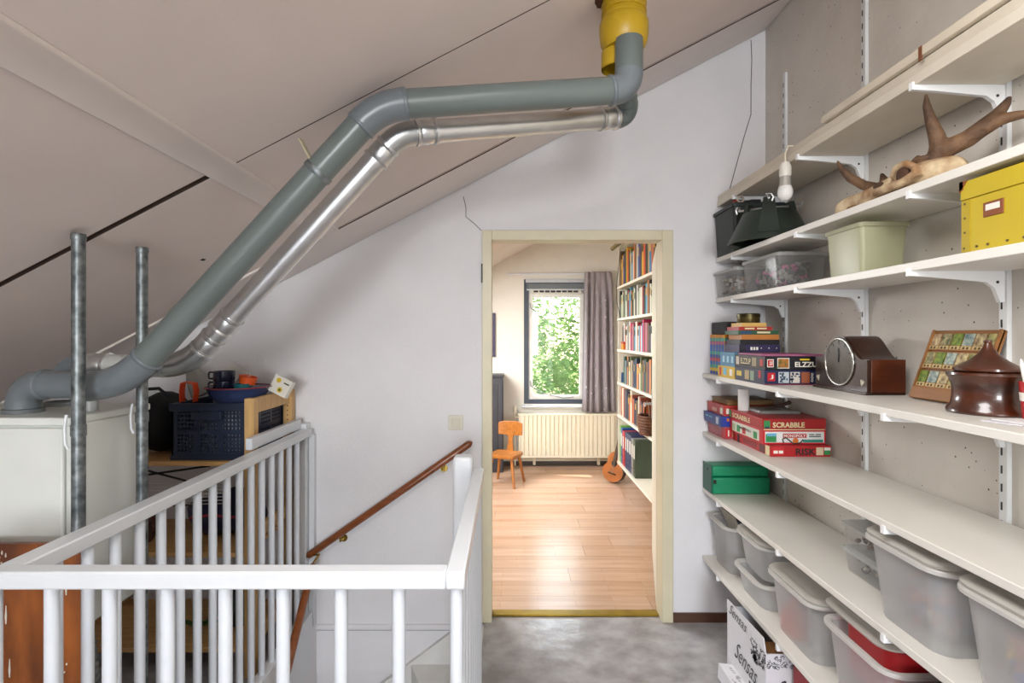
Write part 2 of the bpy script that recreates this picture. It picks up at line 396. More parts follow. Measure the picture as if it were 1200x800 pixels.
pane.data.materials.append(pm)
g = G(); g.box(x0+.03, x1-.03, 6.425, 6.45, z1-.125, z1-.055); vent = g.build('vent_grille', mat('vent_grey', 'd8d4c6', .4), win, bevel=.004)
g = G()
for i in range(8):
    xx = x0+.06+i*(x1-x0-.12)/8; g.box(xx, xx+(x1-x0-.12)/8-.012, 6.4235, 6.426, z1-.105, z1-.08)
g.build('vent_slot', M_BLACK, vent)
g = G(); g.tube([P(623, 452, 6.43), P(634, 460, 6.42), P(660, 466, 6.42), P(672, 465, 6.43)], .006, 6); g.build('window_stay', col('8a8d90', .3), win)
for py in (355, 446):
    g = G(); g.tube([P(621, py, 6.44), P(622, py+6, 6.42), P(628, py+9, 6.41)], .006, 6); g.build('window_latch', col('9a9a98', .3), win)
G().box(WX0-.03, WX1+.06, 6.36, 6.45, WZ0-.035, WZ0-.012).build('window_sill', mat('sill_paint', 'cfd3da', .4), win, bevel=.004)
# venetian blind drawn up
bl = thing('venetian_blind', 'grey venetian blind drawn up at the top of the window', 'blind', (.56, 6.40, 2.07))
G().box(WX0+.02, WX1-.02, 6.385, 6.425, 2.145, 2.185).build('head_rail', col('c9ccd0', .35), bl, bevel=.003)
for i in range(7): G().box(WX0+.03, WX1-.03, 6.385, 6.42, 2.075+i*.0095, 2.078+i*.0095).build('slat', col('8f969e', .35), bl)
G().box(WX0+.03, WX1-.03, 6.387, 6.418, 2.055, 2.070).build('bottom_rail', col('d6d8da', .35), bl, bevel=.003)
# curtain rail and curtain
cr = thing('curtain_rail', 'long white curtain rail above the window', 'curtain rail', (.5, 6.38, 2.25))
G().box(-.02, 1.22, 6.365, 6.39, 2.235, 2.255).build('rail', M_WHITE, cr, bevel=.003)
for x in (.02, .3, .7, 1.1): G().box(x-.012, x+.012, 6.39, 6.42, 2.235, 2.262).build('wall_bracket', M_WHITE, cr)
g = G(); n = 90; rings = []
M_CURT = mat('grey_lilac_curtain', 'a39a9d', .9, var=.1, scale=20, stretch=(3,3,.4))
zs = [2.262, 2.25, 2.20, 2.16, 2.12, 1.9, 1.6, 1.3, 1.0, .8, .64]
front = []
for iz, z in enumerate(zs):
    f = iz/(len(zs)-1); xa, xb = .885-.03*f, 1.19+.06*f; r_ = []
    amp = .012 if z > 2.11 else .028
    for i in range(n+1):
        u = i/n; r_.append((xa+(xb-xa)*u, 6.325+amp*math.sin(u*2*PI*5.5+1.6*math.sin(u*5+.3)+.5*math.sin(z*1.7))+.012*math.sin(u*23+z*1.5), z))
    front.append(r_)
vs_ = [p for r_ in front for p in r_]; fs = [(j*(n+1)+i, j*(n+1)+i+1, (j+1)*(n+1)+i+1, (j+1)*(n+1)+i) for j in range(len(zs)-1) for i in range(n)]
g.add(vs_, fs)
ct = thing('curtain', 'grey lilac curtain with small white stars drawn to one side', 'curtain', (1.04, 6.345, .62))
o = g.build('curtain_cloth', M_CURT, ct, smooth=70); so = o.modifiers.new('solid', 'SOLIDIFY'); so.thickness = .004
g = G(); random.seed(3)
for i in range(34):
    j = random.randrange(4, len(zs)-1); i2 = random.randrange(3, n-3); p = Vector(front[j][i2]).lerp(Vector(front[j+1][i2]), random.random())
    g.obox(p-UY*.004, UX, UZ, UY, .014, .014, .002)
g.build('star_print', col('d8d4d6', .8), ct)['kind'] = 'stuff'
# ------------------------------------------------------------------ radiator
rd = thing('radiator', 'cream ribbed panel radiator below the window', 'radiator', (.68, 6.33, .10))
M_RAD = mat('radiator_enamel', 'e9dfc6', .35, var=.02)
poly = [(.115, 6.37), (.115, 6.30)]
nr = 22; xx0, xx1 = .135, 1.225
for i in range(nr):
    a = xx0+(xx1-xx0)*i/nr; st = (xx1-xx0)/nr
    poly += [(a, 6.30), (a+.2*st, 6.284), (a+.8*st, 6.284), (a+st, 6.30)]
poly += [(1.245, 6.30), (1.245, 6.37)]
G().prism(poly, 'z', .14, .60).build('ribbed_panel', M_RAD, rd)
G().box(.11, 1.25, 6.285, 6.375, .60, .625).build('top_grille', M_RAD, rd, bevel=.004)
G().box(.11, 1.25, 6.285, 6.375, .115, .14).build('bottom_edge', M_RAD, rd, bevel=.004)
g = G(); g.cyl((.075, 6.33, .02), (.075, 6.33, .64), .009, 8); g.cyl((.075, 6.33, .58), (.12, 6.33, .58), .012, 8); g.build('supply_pipe', M_RAD, rd, smooth=40)
g = G(); g.lathe([(.018, 0), (.024, .01), (.024, .07), (.016, .085)], (.075, 6.33, .63), 12); g.build('valve_knob', col('d9d4c0', .5), rd, smooth=40)
for x in (.3, 1.05): G().box(x-.015, x+.015, 6.36, 6.419, .02, .3).build('bracket', M_RAD, rd)
g = G(); g.cyl((.08, 6.39, .075), (1.34, 6.39, .075), .012, 8); g.cyl((.62, 6.39, .075), (.62, 6.36, .12), .012, 8); g.build('return_pipe', M_RAD, rd)
# ------------------------------------------------------------------ dark cabinet, picture
M_DK = mat('anthracite_cabinet', '3b3a40', .45, var=.05)
cb = thing('dark_cabinet', 'dark grey panelled cabinet against the far wall', 'cabinet', (-.4, 6.2, 0))
G().box(-.80, -.06, 6.08, 6.40, 0, 1.06).build('body', M_DK, cb, bevel=.004)
G().box(-.81, -.05, 6.07, 6.40, 1.06, 1.085).build('top', M_DK, cb, bevel=.004)
for xa, xb in ((-.79, -.44), (-.425, -.07)):
    d_ = G().box(xa, xb, 6.064, 6.08, .04, 1.04).build('door', M_DK, cb, bevel=.003)
    G().box(xa+.05, xb-.05, 6.058, 6.064, .10, .98).build('raised_panel', mat('cabinet_panel', '34343a', .4), d_, bevel=.005)
    G().ball((xb-.025 if xa < -.6 else xa+.025, 6.055, .55), .012).build('knob', col('77777c', .3), d_, smooth=60)
pf = thing('framed_picture', 'framed purple picture on the far wall', 'picture', (-.35, 6.41, 1.28))
g = G(); 
for xa, xb, za, zb in ((-.56,-.155,1.28,1.30),(-.56,-.155,1.77,1.79),(-.56,-.54,1.30,1.77),(-.175,-.155,1.30,1.77)): g.box(xa, xb, 6.395, 6.419, za, zb)
g.build('frame', col('33304a', .4), pf)
G().box(-.54, -.175, 6.405, 6.418, 1.30, 1.77).build('print', mat('purple_print', '5b4570', .5, var=.3, scale=4), pf)
# ------------------------------------------------------------------ child's chair
M_CH = mat('orange_stained_beech', 'b4702e', .35, var=.12, scale=9, stretch=(4,1,4), coat=.2)
cx_, cy_ = -.03, 5.62
ch = thing('child_chair', 'small orange-brown wooden chair with single back splat', 'chair', (cx_, cy_, 0))
ch.rotation_euler = (0, 0, math.radians(-22))
def loc(g, name, m, parent, **kw):      # parts given in the thing's own coordinates
    o = ORG.pop(parent.name, None); r = g.build(name, m, parent, **kw); ORG[parent.name] = o or (0,0,0); ORG[r.name] = (0,0,0); return r
g = G(); g.loft([rrect(-.145, .145, -.14, .14, .285, .035), rrect(-.15, .15, -.145, .145, .30, .04), rrect(-.145, .145, -.14, .14, .318, .035)])
loc(g, 'seat', M_CH, ch, smooth=50)
for sx in (-1, 1):
    for sy in (-1, 1):
        g = G(); g.cyl((sx*.105, sy*.10, .29), (sx*.15, sy*.145, 0), .018, 12, .013); loc(g, 'leg', M_CH, ch, smooth=40)
g = G(); prof = [(.045, .30), (.035, .36), (.024, .42), (.034, .50)]
rings = []
for i, (hw, z) in enumerate([(.030, .305), (.036, .34), (.024, .40), (.022, .44), (.034, .49), (.038, .52)]):
    yb = .125+.10*(z-.30); rings.append([(-hw, yb-.008, z), (hw, yb-.008, z), (hw, yb+.008, z), (-hw, yb+.008, z)])
g.loft(rings); loc(g, 'back_splat', M_CH, ch, smooth=60)
g = G(); rings = []
for i in range(9):
    u = i/8*2-1; yb = .150-.018*(1-u*u)*-1; h0 = .475+.01*u*u; h1 = .625-.02*u*u*u*u
    rings.append([(u*.135, .145-.03*u*u, h0), (u*.135, .163-.03*u*u, h0), (u*.135, .168-.03*u*u, h1), (u*.135, .150-.03*u*u, h1)])
g.loft(rings); loc(g, 'back_board', M_CH, ch, smooth=60, bevel=.004)
# ------------------------------------------------------------------ bookcase with books
BX0, BX1, BY0, BY1 = 1.10, 1.362, 3.98, 5.50
bk = thing('bookcase', 'tall white bookcase filled with books in the back room', 'bookcase', (1.23, 4.7, 0))
M_BK = mat('bookcase_white', 'ece6d6', .4, var=.02)
for y0 in (BY0, BY1-.02): G().box(BX0, BX1, y0, y0+.02, .246, 2.42).build('side_panel', M_BK, bk)
SH = [.268, .738, 1.063, 1.388, 1.695, 2.01]
for z in SH+[2.40]: G().box(BX0-.01, BX1, BY0+.02, BY1-.02, z-.022, z).build('shelf', M_BK, bk)
G().box(BX1-.006, BX1+.003, BY0+.02, BY1-.02, .26, 2.40).build('back_panel', M_BK, bk)
ORD = ['bottom', 'fifth', 'fourth', 'third', 'second', 'top']
PAL = {1: ['c8683a orange', 'e6dcc8 cream', '9a4a3a brick red', '5a5a60 grey', '2c3350 navy', '27304a navy', '6a5a48 brown'],
       2: ['3c5a4a dark green', '7a8a90 grey', '34405a navy', 'd88a5a peach', '4a4038 brown', 'dcd4c0 cream', '6a7a5a olive', 'b4a48c beige', '8a5a4a russet', '2f4a6a blue'],
       3: ['6a4a38 brown', '39405a navy', 'e6dfd0 cream', 'a8473a red', 'd8d2c0 cream', '6a5a78 purple', 'c23050 crimson', 'e8e4da white', '4a90b0 blue', 'd0356a pink', '7a3038 maroon', 'b86a80 rose'],
       4: ['2a2a2a black', '20242a black', 'b8c0a0 sage', 'dcd6c4 cream', 'a08a70 tan', 'e6e2d6 white', '9aa48c sage', 'c8ccc0 grey', '3a4a4a teal', '8a2a2a red', '3a80a8 blue', '5aa0b8 light blue', 'c0702a orange'],
       5: ['6a5030 brown', '8a6a3a tan', 'cfc8b8 cream', '4a70a0 blue', '503060 purple', '2f5a34 green', 'd8a030 yellow', 'c84a30 red', '20382a dark green', '8a8a50 olive', 'b8a070 tan', '2f80b0 blue', 'e0d0b0 cream', 'c06a40 orange']}
proto = {}
def book(x0, depth, y0, th, z, h, hexc, label, grp, cat='book', spine=None):
    """one upright book with its spine towards -X: cover boards, page block"""
    t = thing('book', label, cat, (x0, y0, z), grp)
    m = col(hexc, .55)
    g = G(); g.box(0, depth, 0, .003, 0, h); g.box(0, depth, th-.003, th, 0, h); g.box(0, .004, .003, th-.003, 0, h)
    o = loc(g, 'cover', m, t)
    loc(G().box(.004, depth-.004, .003, th-.003, .003, h-.004), 'page_block', col('e6dcc4', .9), t)
    if spine: loc(G().box(-.0012, .0005, th*.15, th*.85, h*.62, h*.86), 'spine_label', col(spine, .5), t)
    return t
random.seed(11); used_labels = set(); prev_name = 'tall'
for si in range(1, 6):
    z = SH[si]; y = BY1-.03 if si in (4, 5) else BY1-.06-(.16 if si == 2 else .10 if si == 3 else .04)
    hmax = (SH[si+1] if si < 5 else 2.40)-z-.03
    pal = PAL[si]; i = 0
    while y > (4.5 if si == 1 else 4.16):
        th = random.choice((.028, .035, .042, .05, .06)); h = hmax*random.uniform(.72, .97); dep = random.uniform(.15, .20)
        hx_, nm_ = pal[i % len(pal)].split(' ', 1)
        if random.random() < .2: hx_, nm_ = random.choice(pal).split(' ', 1)
        size = ('thick' if th > .045 else 'slim')+(' tall' if h > hmax*.86 else ' short')
        if y-th < 4.12: break
        lab = '%s %s book on the %s shelf of the white bookcase' % (size, nm_, ORD[si])
        if lab in used_labels: lab = '%s %s book beside a %s one on the %s bookcase shelf' % (size, nm_, prev_name, ORD[si])
        used_labels.add(lab); prev_name = nm_
        book(BX0+.012, dep, y-th, th-.001, z+.0005, h, hx_, lab, 'books on the %s bookcase shelf' % ORD[si],
             spine=random.choice((None, None, 'c8a050', None, '2a2a2a')))
        y -= th; i += 1
# bottom shelf: ring binders and albums
bi = 0; y = BY1-.05; bw_ = iter(('beside the red binder', 'in the middle of three', 'beside the grey binder'))
for hx_, nm_, th, h in (('7ab83a', 'lime green', .05, .36), ('2a5a9a', 'mid blue', .07, .35), ('c02a2e', 'bright red', .09, .33), ('c02a2e', 'bright red', .0, 0), ('22345e', 'navy blue', .08, .34), ('22345e', 'navy blue', .09, .34), ('22345e', 'navy blue', .09, .34), ('8a8a86', 'grey', .08, .33), ('3a4a3a', 'dark green', .08, .33)):
    if th == 0: y -= .03; continue
    t = thing('ring_binder', '%s ring binder%s on the bottom shelf of the bookcase' % (nm_, ' '+next(bw_) if 'navy' in nm_ else ''), 'binder', (BX0+.01, y-th, SH[0]+.0005), 'ring binders on the bottom shelf')
    loc(G().box(0, .235, 0, th-.002, 0, h), 'cover', col(hx_, .4), t, bevel=.004)
    loc(G().box(-.001, .001, th*.25, th*.75, h*.5, h*.85), 'spine_label', col('e8e4d8', .6), t)
    g = G(); g.lathe([(.010, -.002), (.010, .002), (.006, .002), (.006, -.002)], (0, th*.5, h*.2), 12, False, 'x'); loc(g, 'finger_ring', col('b8b8b8', .3, metal=1), t)
    y -= th
tg = thing('mug', 'dark blue mug on the fourth shelf of the bookcase', 'mug', (1.15, 5.38, SH[2]+.0005))
loc(G().lathe([(.001, .004), (.036, .004), (.036, .095), (.040, .095), (.041, .002), (.001, 0)], (0,0,0), 18, False), 'cup', col('24406a', .3), tg, smooth=40)
loc(G().tube([(-.02, -.038, .075), (-.025, -.06, .07), (-.025, -.065, .05), (-.022, -.058, .03), (-.018, -.036, .025)], .005, 8), 'handle', col('24406a', .3), tg, smooth=50)
tg = thing('card_box', 'small orange and yellow box in front of the third-shelf books', 'box', (1.11, 5.22, SH[3]+.0005))
loc(G().box(-.015, .02, 0, .1, 0, .055), 'tray', col('e08a1c', .5), tg, bevel=.002); loc(G().box(-.016, .021, -.001, .101, .055, .075), 'lid', col('b83a24', .5), tg)
# wicker basket on the fifth shelf
wb = thing('wicker_basket', 'brown wicker basket on the fifth bookcase shelf', 'basket', (1.10, 4.33, SH[1]+.0005))
M_WK = mat('wicker', '7a4a2c', .6, var=.3, scale=60)
for i in range(7):
    z = .012+i*.022; r = .055+.012*math.sin(i/6*2)
    pts = [(r*1.0*math.cos(a/24*2*PI), r*1.5*math.sin(a/24*2*PI), z) for a in range(25)]
    loc(G().tube(pts, .0115, 6, False), 'weave_band', M_WK, wb, smooth=60)
loc(G().tube([(0, -.085, .14), (0, -.06, .23), (0, 0, .26), (0, .06, .23), (0, .085, .14)], .008, 8), 'handle', M_WK, wb, smooth=60)
loc(G().lathe([(.0, .004), (.05, .004), (.05, .0), (.0, 0)], (0,0,0), 16, False), 'bottom', M_WK, wb)
# brass strip lamp over the bookcase with its cable
sl = thing('brass_strip_lamp', 'brass picture lamp sticking out from the top of the bookcase', 'lamp', (1.06, 5.3, 2.42))
M_BR = mat('polished_brass', 'b89a4a', .25, 1, var=.1)
g = G(); g.cyl((1.03, 5.42, 2.385), (1.03, 4.95, 2.385), .022, 12); g.build('lamp_tube', M_BR, sl, smooth=40)
g = G(); g.tube([(1.03, 5.2, 2.40), (1.06, 5.2, 2.425), (1.14, 5.2, 2.4225)], .007, 8); g.build('arm', M_BR, sl, smooth=40)
g = G(); g.tube([PX(x, y, 1.085) for x, y in ((727, 292), (725, 310), (722.5, 335), (723, 355), (726, 368), (727, 372))], .0035, 6); g.build('cable', col('5a564c', .6), sl)
# ------------------------------------------------------------------ guitar
gt = thing('guitar', 'acoustic guitar leaning against the end of the bookcase', 'guitar', (1.05, 5.62, 0))
M_TOP = mat('spruce_top', 'b8703a', .3, var=.12, scale=8, coat=.4); M_SIDE = mat('dark_guitar_side', '3c2218', .3, coat=.4)
def outline(n=48):
    pts = []
    for i in range(n):
        a = 2*PI*i/n; x = math.cos(a); y = math.sin(a)     # y along body
        w_ = .185*(1-.22*y-.28*math.exp(-((y-.18)/.28)**2))
        pts.append((x*w_ if abs(x) > 0 else 0, .24*y+.25))
    return pts
ol = outline()
g = G(); g.loft([[(p[0], -.05, p[1]) for p in ol], [(p[0], .05, p[1]) for p in ol]]); loc(g, 'body_side', M_SIDE, gt, smooth=50)
g = G(); g.loft([[(p[0]*1.01, -.056, (p[1]-.25)*1.01+.25) for p in ol], [(p[0]*1.01, -.05, (p[1]-.25)*1.01+.25) for p in ol]]); loc(g, 'soundboard', M_TOP, gt, smooth=50)
g = G(); g.lathe([(.001, -.0585), (.045, -.0585), (.05, -.056)], (0, 0, .30), 20, True, 'y'); loc(g, 'sound_hole', M_BLACK, gt)
loc(G().box(-.07, .07, -.066, -.056, .13, .15), 'bridge', M_SIDE, gt); loc(G().box(-.027, .027, -.068, -.03, .32, .86), 'neck', M_SIDE, gt)
loc(G().box(-.035, .035, -.06, -.035, .86, 1.0), 'headstock', M_SIDE, gt)
for i in range(6): loc(G().cyl(((i-2.5)*.008, -.071, .14), ((i-2.5)*.007, -.071, .93), .0008, 4), 'string', col('cfc8b0', .3), gt)
gt.scale = (.62, .8, .66); gt.location = (1.075, 5.68, .004); gt.rotation_euler = (math.radians(-8), math.radians(10), math.radians(-38))
# ------------------------------------------------------------------ tree outside the window
tr_ = thing('tree', 'sunlit leafy tree outside the back room window', 'tree', (3.0, 10.6, -3.2))
lm = bpy.data.materials.new('leaf'); lm.use_nodes = True; t = lm.node_tree; t.nodes.remove(t.nodes['Principled BSDF'])
n1 = t.nodes.new('ShaderNodeTexNoise'); n1.inputs['Scale'].default_value = 2.5
rp = t.nodes.new('ShaderNodeValToRGB'); rp.color_ramp.elements[0].position = .35; rp.color_ramp.elements[1].position = .65
rp.color_ramp.elements[0].color = (*lin('7f9c58'), 1); rp.color_ramp.elements[1].color = (*lin('cfe0a4'), 1); t.links.new(n1.outputs[0], rp.inputs[0])
df = t.nodes.new('ShaderNodeBsdfDiffuse'); tl = t.nodes.new('ShaderNodeBsdfTranslucent'); mm = t.nodes.new('ShaderNodeMixShader'); mm.inputs[0].default_value = .65
for b_ in (df, tl): t.links.new(rp.outputs[0], b_.inputs[0])
t.links.new(df.outputs[0], mm.inputs[1]); t.links.new(tl.outputs[0], mm.inputs[2]); t.links.new(mm.outputs[0], t.nodes['Material Output'].inputs[0])
random.seed(5); g = G()
blobs = [Vector((random.uniform(-2.2, 4.2), random.uniform(9.4, 11.6), random.uniform(-1.6, 4.4))) for _ in range(330)]
for c0 in blobs:
    rr = random.uniform(.35, .7)
    for _ in range(120):
        d = Vector((random.gauss(0,1), random.gauss(0,1), random.gauss(0,1))).normalized()*rr*random.uniform(.55, 1.05)
        p = c0+d; u = Vector((random.gauss(0,1), random.gauss(0,1), random.gauss(0,.5))).normalized(); v = u.cross(Vector((random.gauss(0,1), random.gauss(0,1), 1))).normalized()
        L = random.uniform(.045, .085); nn = u.cross(v)*.012
        g.add([p-u*L, p+v*L*.42+nn, p+u*L, p-v*L*.42+nn], [(0, 1, 2), (0, 2, 3)])
fo = g.build('foliage', lm, tr_); fo['kind'] = 'stuff'
g = G(); g.tube([(3.0, 10.6, -3.2), (3.05, 10.6, -1), (2.9, 10.5, 1.0), (2.8, 10.5, 3.2)], [.2, .16, .12, .04], 10)
for a in range(9):
    z = -.6+a*.42; ang = a*2.4; g.tube([(2.95, 10.55, z), (2.95+math.cos(ang)*1.0, 10.5+math.sin(ang)*.4, z+.5), (2.95+math.cos(ang)*2.0, 10.5+math.sin(ang)*.7, z+.8)], [.06, .04, .015], 7)
g.build('trunk', mat('bark', '5a4a3a', .9, var=.2), tr_, smooth=60)
struct('ground', G().box(-12, 14, 6.8, 22, -3.4, -3.2), mat('lawn', '6a8a48', .9, var=.2, scale=3), label='lawn outside')
# ------------------------------------------------------------------ stairs
st = thing('staircase', 'white winding staircase in the stairwell', 'stairs', (-.58, 2.0, -2.4))
M_TREAD = mat('stair_paint', 'e2e0dc', .45, var=.04)
N_ = Vector((-.165, 2.03)); RISE = .205
def ray_hit(a):     # from the newel towards angle a until back wall or left wall
    dx, dy = math.cos(a), math.sin(a); ts = []
    if dy > 1e-6: ts.append((2.865-N_.y)/dy)
    if dx < -1e-6: ts.append((-1.014-N_.x)/dx)
    t = min(ts); return (N_.x+dx*t, N_.y+dy*t)
angs = [PI/2+PI/2*i/4 for i in range(5)]
for i in range(4):
    a0, a1 = angs[i], angs[i+1]; p0, p1 = ray_hit(a0), ray_hit(a1)
    poly = [tuple(N_), p0]
    if p0[1] > 2.86 and p1[1] < 2.86: poly.append((-1.014, 2.865))
    poly.append(p1); z = -RISE*(i+1)
    G().prism(poly, 'z', z-.04, z).build('winder_tread', M_TREAD, st)
    d = (Vector(p0)-N_); n_ = Vector((-d.y, d.x)).normalized()*.018
    q0 = tuple(N_); q1 = p0
    G().prism([q0, q1, (q1[0]-n_.x, q1[1]-n_.y), (q0[0]-n_.x, q0[1]-n_.y)], 'z', z, z+RISE-.0401).build('riser', M_TREAD, st)
for i in range(4):
    z = -RISE*(5+i); y1 = 2.03-.22*i
    G().box(-1.014, -.165, y1-.25, y1, z-.04, z).build('tread', M_TREAD, st)
    G().box(-1.014, -.165, y1-.002, y1+.016, z, z+RISE-.0401).build('riser', M_TREAD, st)
G().prism([(-.165, -.02), (-.29, -.02), (-.31, -.045), (-1.014, -.57), (-1.014, -1.0), (-.165, -1.0)], 'y', 2.866, 2.897).build('wall_string', M_TREAD, st)
G().box(-.165, -.13, 2.03, 2.866, -.205, -.0005).build('top_riser', M_TREAD, st)
# ------------------------------------------------------------------ balustrade
ba = thing('stair_balustrade', 'white painted balustrade of round balusters around the stairwell', 'balustrade', (-1.045, 1.13, 0))
ZT = 1.037
G().box(-1.32, -.128, 1.11, 1.15, ZT-.037, ZT).build('top_rail', M_WHITE, ba, bevel=.004)
G().box(-1.072, -1.02, 1.15, 2.835, ZT-.037, ZT).build('top_rail', M_WHITE, ba, bevel=.004)
G().box(-.128, -.089, 1.11, 1.985, ZT-.037, ZT).build('top_rail', M_WHITE, ba, bevel=.004)
M_BAL = mat('baluster_paint', 'd6dae0', .35, var=.02)
bal = {}
def baluster(x, y, z0, z1):
    k = round(z1-z0, 3)
    if k not in bal:
        g = G(); g.cyl((0,0,0), (0,0,k), .0138, 14); o = loc(g, 'baluster', M_BAL, ba, smooth=40); bal[k] = o.data
    else:
        o = bpy.data.objects.new('baluster', bal[k]); COL.objects.link(o); o.parent = ba
    o.location = Vector((x, y, z0))-Vector(ORG[ba.name])
for i in range(11): baluster((535-67.7*i-CX)/F*1.13, 1.13, .0, ZT-.037)
y = 1.165
while y < 2.78: 
    if y > 1.2: baluster(-1.045, y, .088, ZT-.037)
    y += .0955
for i in range(9): baluster(-.109, 1.225+.09*i, .0, ZT-.037)
G().box(-1.068, -1.018, 1.15, 2.835, -.20, .088).build('bottom_rail', M_WHITE, ba, bevel=.004)
G().box(-1.12, -1.052, 2.836, 2.905, -.0, 1.062).build('wall_post', M_WHITE, ba, bevel=.004)
G().box(-1.051, -1.022, 2.87, 2.905, -.6, ZT-.04).build('wall_batten', M_WHITE, ba, bevel=.002)
G().box(-.205, -.133, 2.0, 2.072, -1.6, 1.072).build('newel_post', M_WHITE, ba, bevel=.012)
G().box(-1.104, -1.076, 2.29, 2.834, 1.038, 1.088).build('upper_board', M_WHITE, ba, bevel=.003)
# ------------------------------------------------------------------ handrails on the stair walls
hr = thing('stair_handrail', 'varnished brown wooden handrail rising along the white wall', 'handrail', (-.6, 2.86, .35))
a, b = P(551, 519, 2.845), P(361, 651, 2.845)
g = G(); d = (b-a); n = 14; pts = [a+d*t for t in (-.012, 0, .01, .5, .99, 1.0, 1.012)]; g.tube(pts, [.004, .015, .019, .019, .019, .015, .004], 14); g.build('rail', M_TEAK, hr, smooth=50)
for t in (.17, .80):
    p = a+d*t; g = G(); g.tube([p-UZ*.016, p-UZ*.04, p+Vector((0, .045, -.045)), p+Vector((0, .06, -.045))], .006, 8); g.lathe([(.02, -.004), (.02, .0)], p+Vector((0, .0605, -.045)), 12, True, 'y')
    g.build('bracket', M_BR, hr, smooth=40)
hr2 = thing('stair_handrail', 'varnished brown wooden handrail running down the stairwell under the balusters', 'handrail', (-.99, 2.5, 0))
a2 = P(357, 660, 2.78); a2.x = -.985; b2 = Vector((-.985, 2.16, -.25)); a2 = Vector((-.995, 2.775, .355)); 
d = b2-a2; pts = [a2+d*t for t in (-.012, 0, .01, .5, .99, 1.0, 1.012)]
g = G(); g.tube(pts, [.004, .015, .019, .019, .019, .015, .004], 14); g.build('rail', M_TEAK, hr2, smooth=50)
g = G(); g.tube([a2-d*.012, a2-d*.03+Vector((.02, .02, .02)), b], .005, 8); g.build('link', M_BR, hr2)
for t in (.12, .75):
    p = a2+d*t; g = G(); g.tube([p-UZ*.016, p-UZ*.035, p+Vector((-.03, 0, -.04))], .006, 8); g.build('bracket', M_BR, hr2)
# light switch
sw = thing('light_switch', 'cream square light switch on the white wall beside the door', 'switch', (-.28, YW, 1.06))
G().box(-.319, -.241, YW-.009, YW, 1.019, 1.097).build('plate', mat('switch_cream', 'd9d3c2', .35), sw, bevel=.003)
G().box(-.303, -.257, YW-.014, YW-.009, 1.035, 1.081).build('rocker', mat('switch_rocker', 'd3ccba', .3), sw, bevel=.002)
# ------------------------------------------------------------------ ventilation unit
M_UNIT = mat('ventilation_unit_enamel', 'dfe2dc', .4, var=.02)
un = thing('ventilation_unit', 'white metal ventilation unit hung between galvanised poles', 'ventilation unit', (-1.6, 1.7, .66))
G().box(-2.0, -1.243, 1.56, 1.885, .66, 1.262).build('casing', M_UNIT, un, bevel=.006)
G().box(-2.005, -1.241, 1.546, 1.895, 1.262, 1.285).build('lid', M_UNIT, un, bevel=.005)
G().box(-1.98, -1.262, 1.546, 1.56, .69, 1.255).build('front_cover', M_UNIT, un, bevel=.006)
g = G(); g.lathe([(.052, 0), (.052, .012), (.046, .014)], (-1.475, 1.66, 1.285), 24, False); g.build('spigot_collar', col('6a7072', .5), un, smooth=40)
g = G(); g.lathe([(.052, 0), (.052, .012), (.046, .014)], (-1.50, 1.838, 1.285), 24, False); g.build('spigot_collar', col('8a8f90', .5), un, smooth=40)
g = G(); g.lathe([(.02, 0), (.02, .03), (.014, .034)], (-1.30, 1.70, 1.285), 14); g.build('cap', col('a8aaa8', .4), un, smooth=40)
M_GALV = mat('galvanised_steel', '8c9294', .45, .7, var=.25, scale=40, col2='4c5254')
for i, (px, Y, ztop) in enumerate(((92, 1.52, 1.812), (166.5, 1.768, 1.815))):
    X = (px-CX)/F*Y
    pl = thing('galvanised_pole', ('galvanised steel pole before the front edge of the ventilation unit', 'galvanised steel pole at the rear edge of the ventilation unit')[i], 'pole', (X, Y, 0), 'poles carrying the ventilation unit')
    g = G(); g.lathe([(.0168, 0), (.0168, ztop-.012+.0), (.013, ztop-.012), (.013, 0)], (X, Y, 0), 20, False); g.build('tube', M_GALV, pl, smooth=40)
    g = G(); g.lathe([(.0172, ztop-.03), (.0185, ztop-.026), (.0185, ztop-.014), (.0172, ztop-.011)], (X, Y, 0), 20, False); g.build('top_ring', M_GALV, pl, smooth=40)
    g = G(); g.lathe([(.019, -.015), (.019, .015)], (X, Y, 1.255), 20); g.build('clamp', M_GALV, pl, smooth=40)
    g = G(); g.tube([(X-.022, Y-.014, 1.30), (X-.026, Y-.016, 1.26), (X-.024, Y-.016, 1.22), (X-.018, Y-.014, 1.205)], .004, 8); g.build('cable_tie', M_WHITE, pl)
# brown board with paint drips
bd = thing('stained_board', 'brown wooden board splashed with white paint below the ventilation unit', 'board', (-1.55, 1.49, 0))
G().box(-1.95, -1.150, 1.473, 1.494, 0, .955).build('board', mat('paint_splashed_wood', 'a0581e', .45, var=.25, scale=16, stretch=(1,1,.3), col2='5c2c0c'), bd, bevel=.002)
g = G(); random.seed(21)
for i in range(46):
    x = random.choice((-1.405, -1.36, -1.24, -1.20))+random.gauss(0, .015); z = random.uniform(.35, .93); L = random.choice((.004, .005, .006, .012, .05))
    if not -1.94 < x < -1.175: continue
    r = .002 if L < .02 else .0026
    g.loft([[(x-r*.5, 1.4725, z), (x+r*.5, 1.4725, z), (x+r*.5, 1.4715, z), (x-r*.5, 1.4715, z)], [(x-r, 1.4725, z+L*.4), (x+r, 1.4725, z+L*.4), (x+r, 1.471, z+L*.4), (x-r, 1.471, z+L*.4)], [(x-r*.3, 1.4725, z+L), (x+r*.3, 1.4725, z+L), (x+r*.3, 1.472, z+L), (x-r*.3, 1.472, z+L)]])
pd = g.build('paint_drips', col('e8e2d4', .5), bd); pd['kind'] = 'stuff'
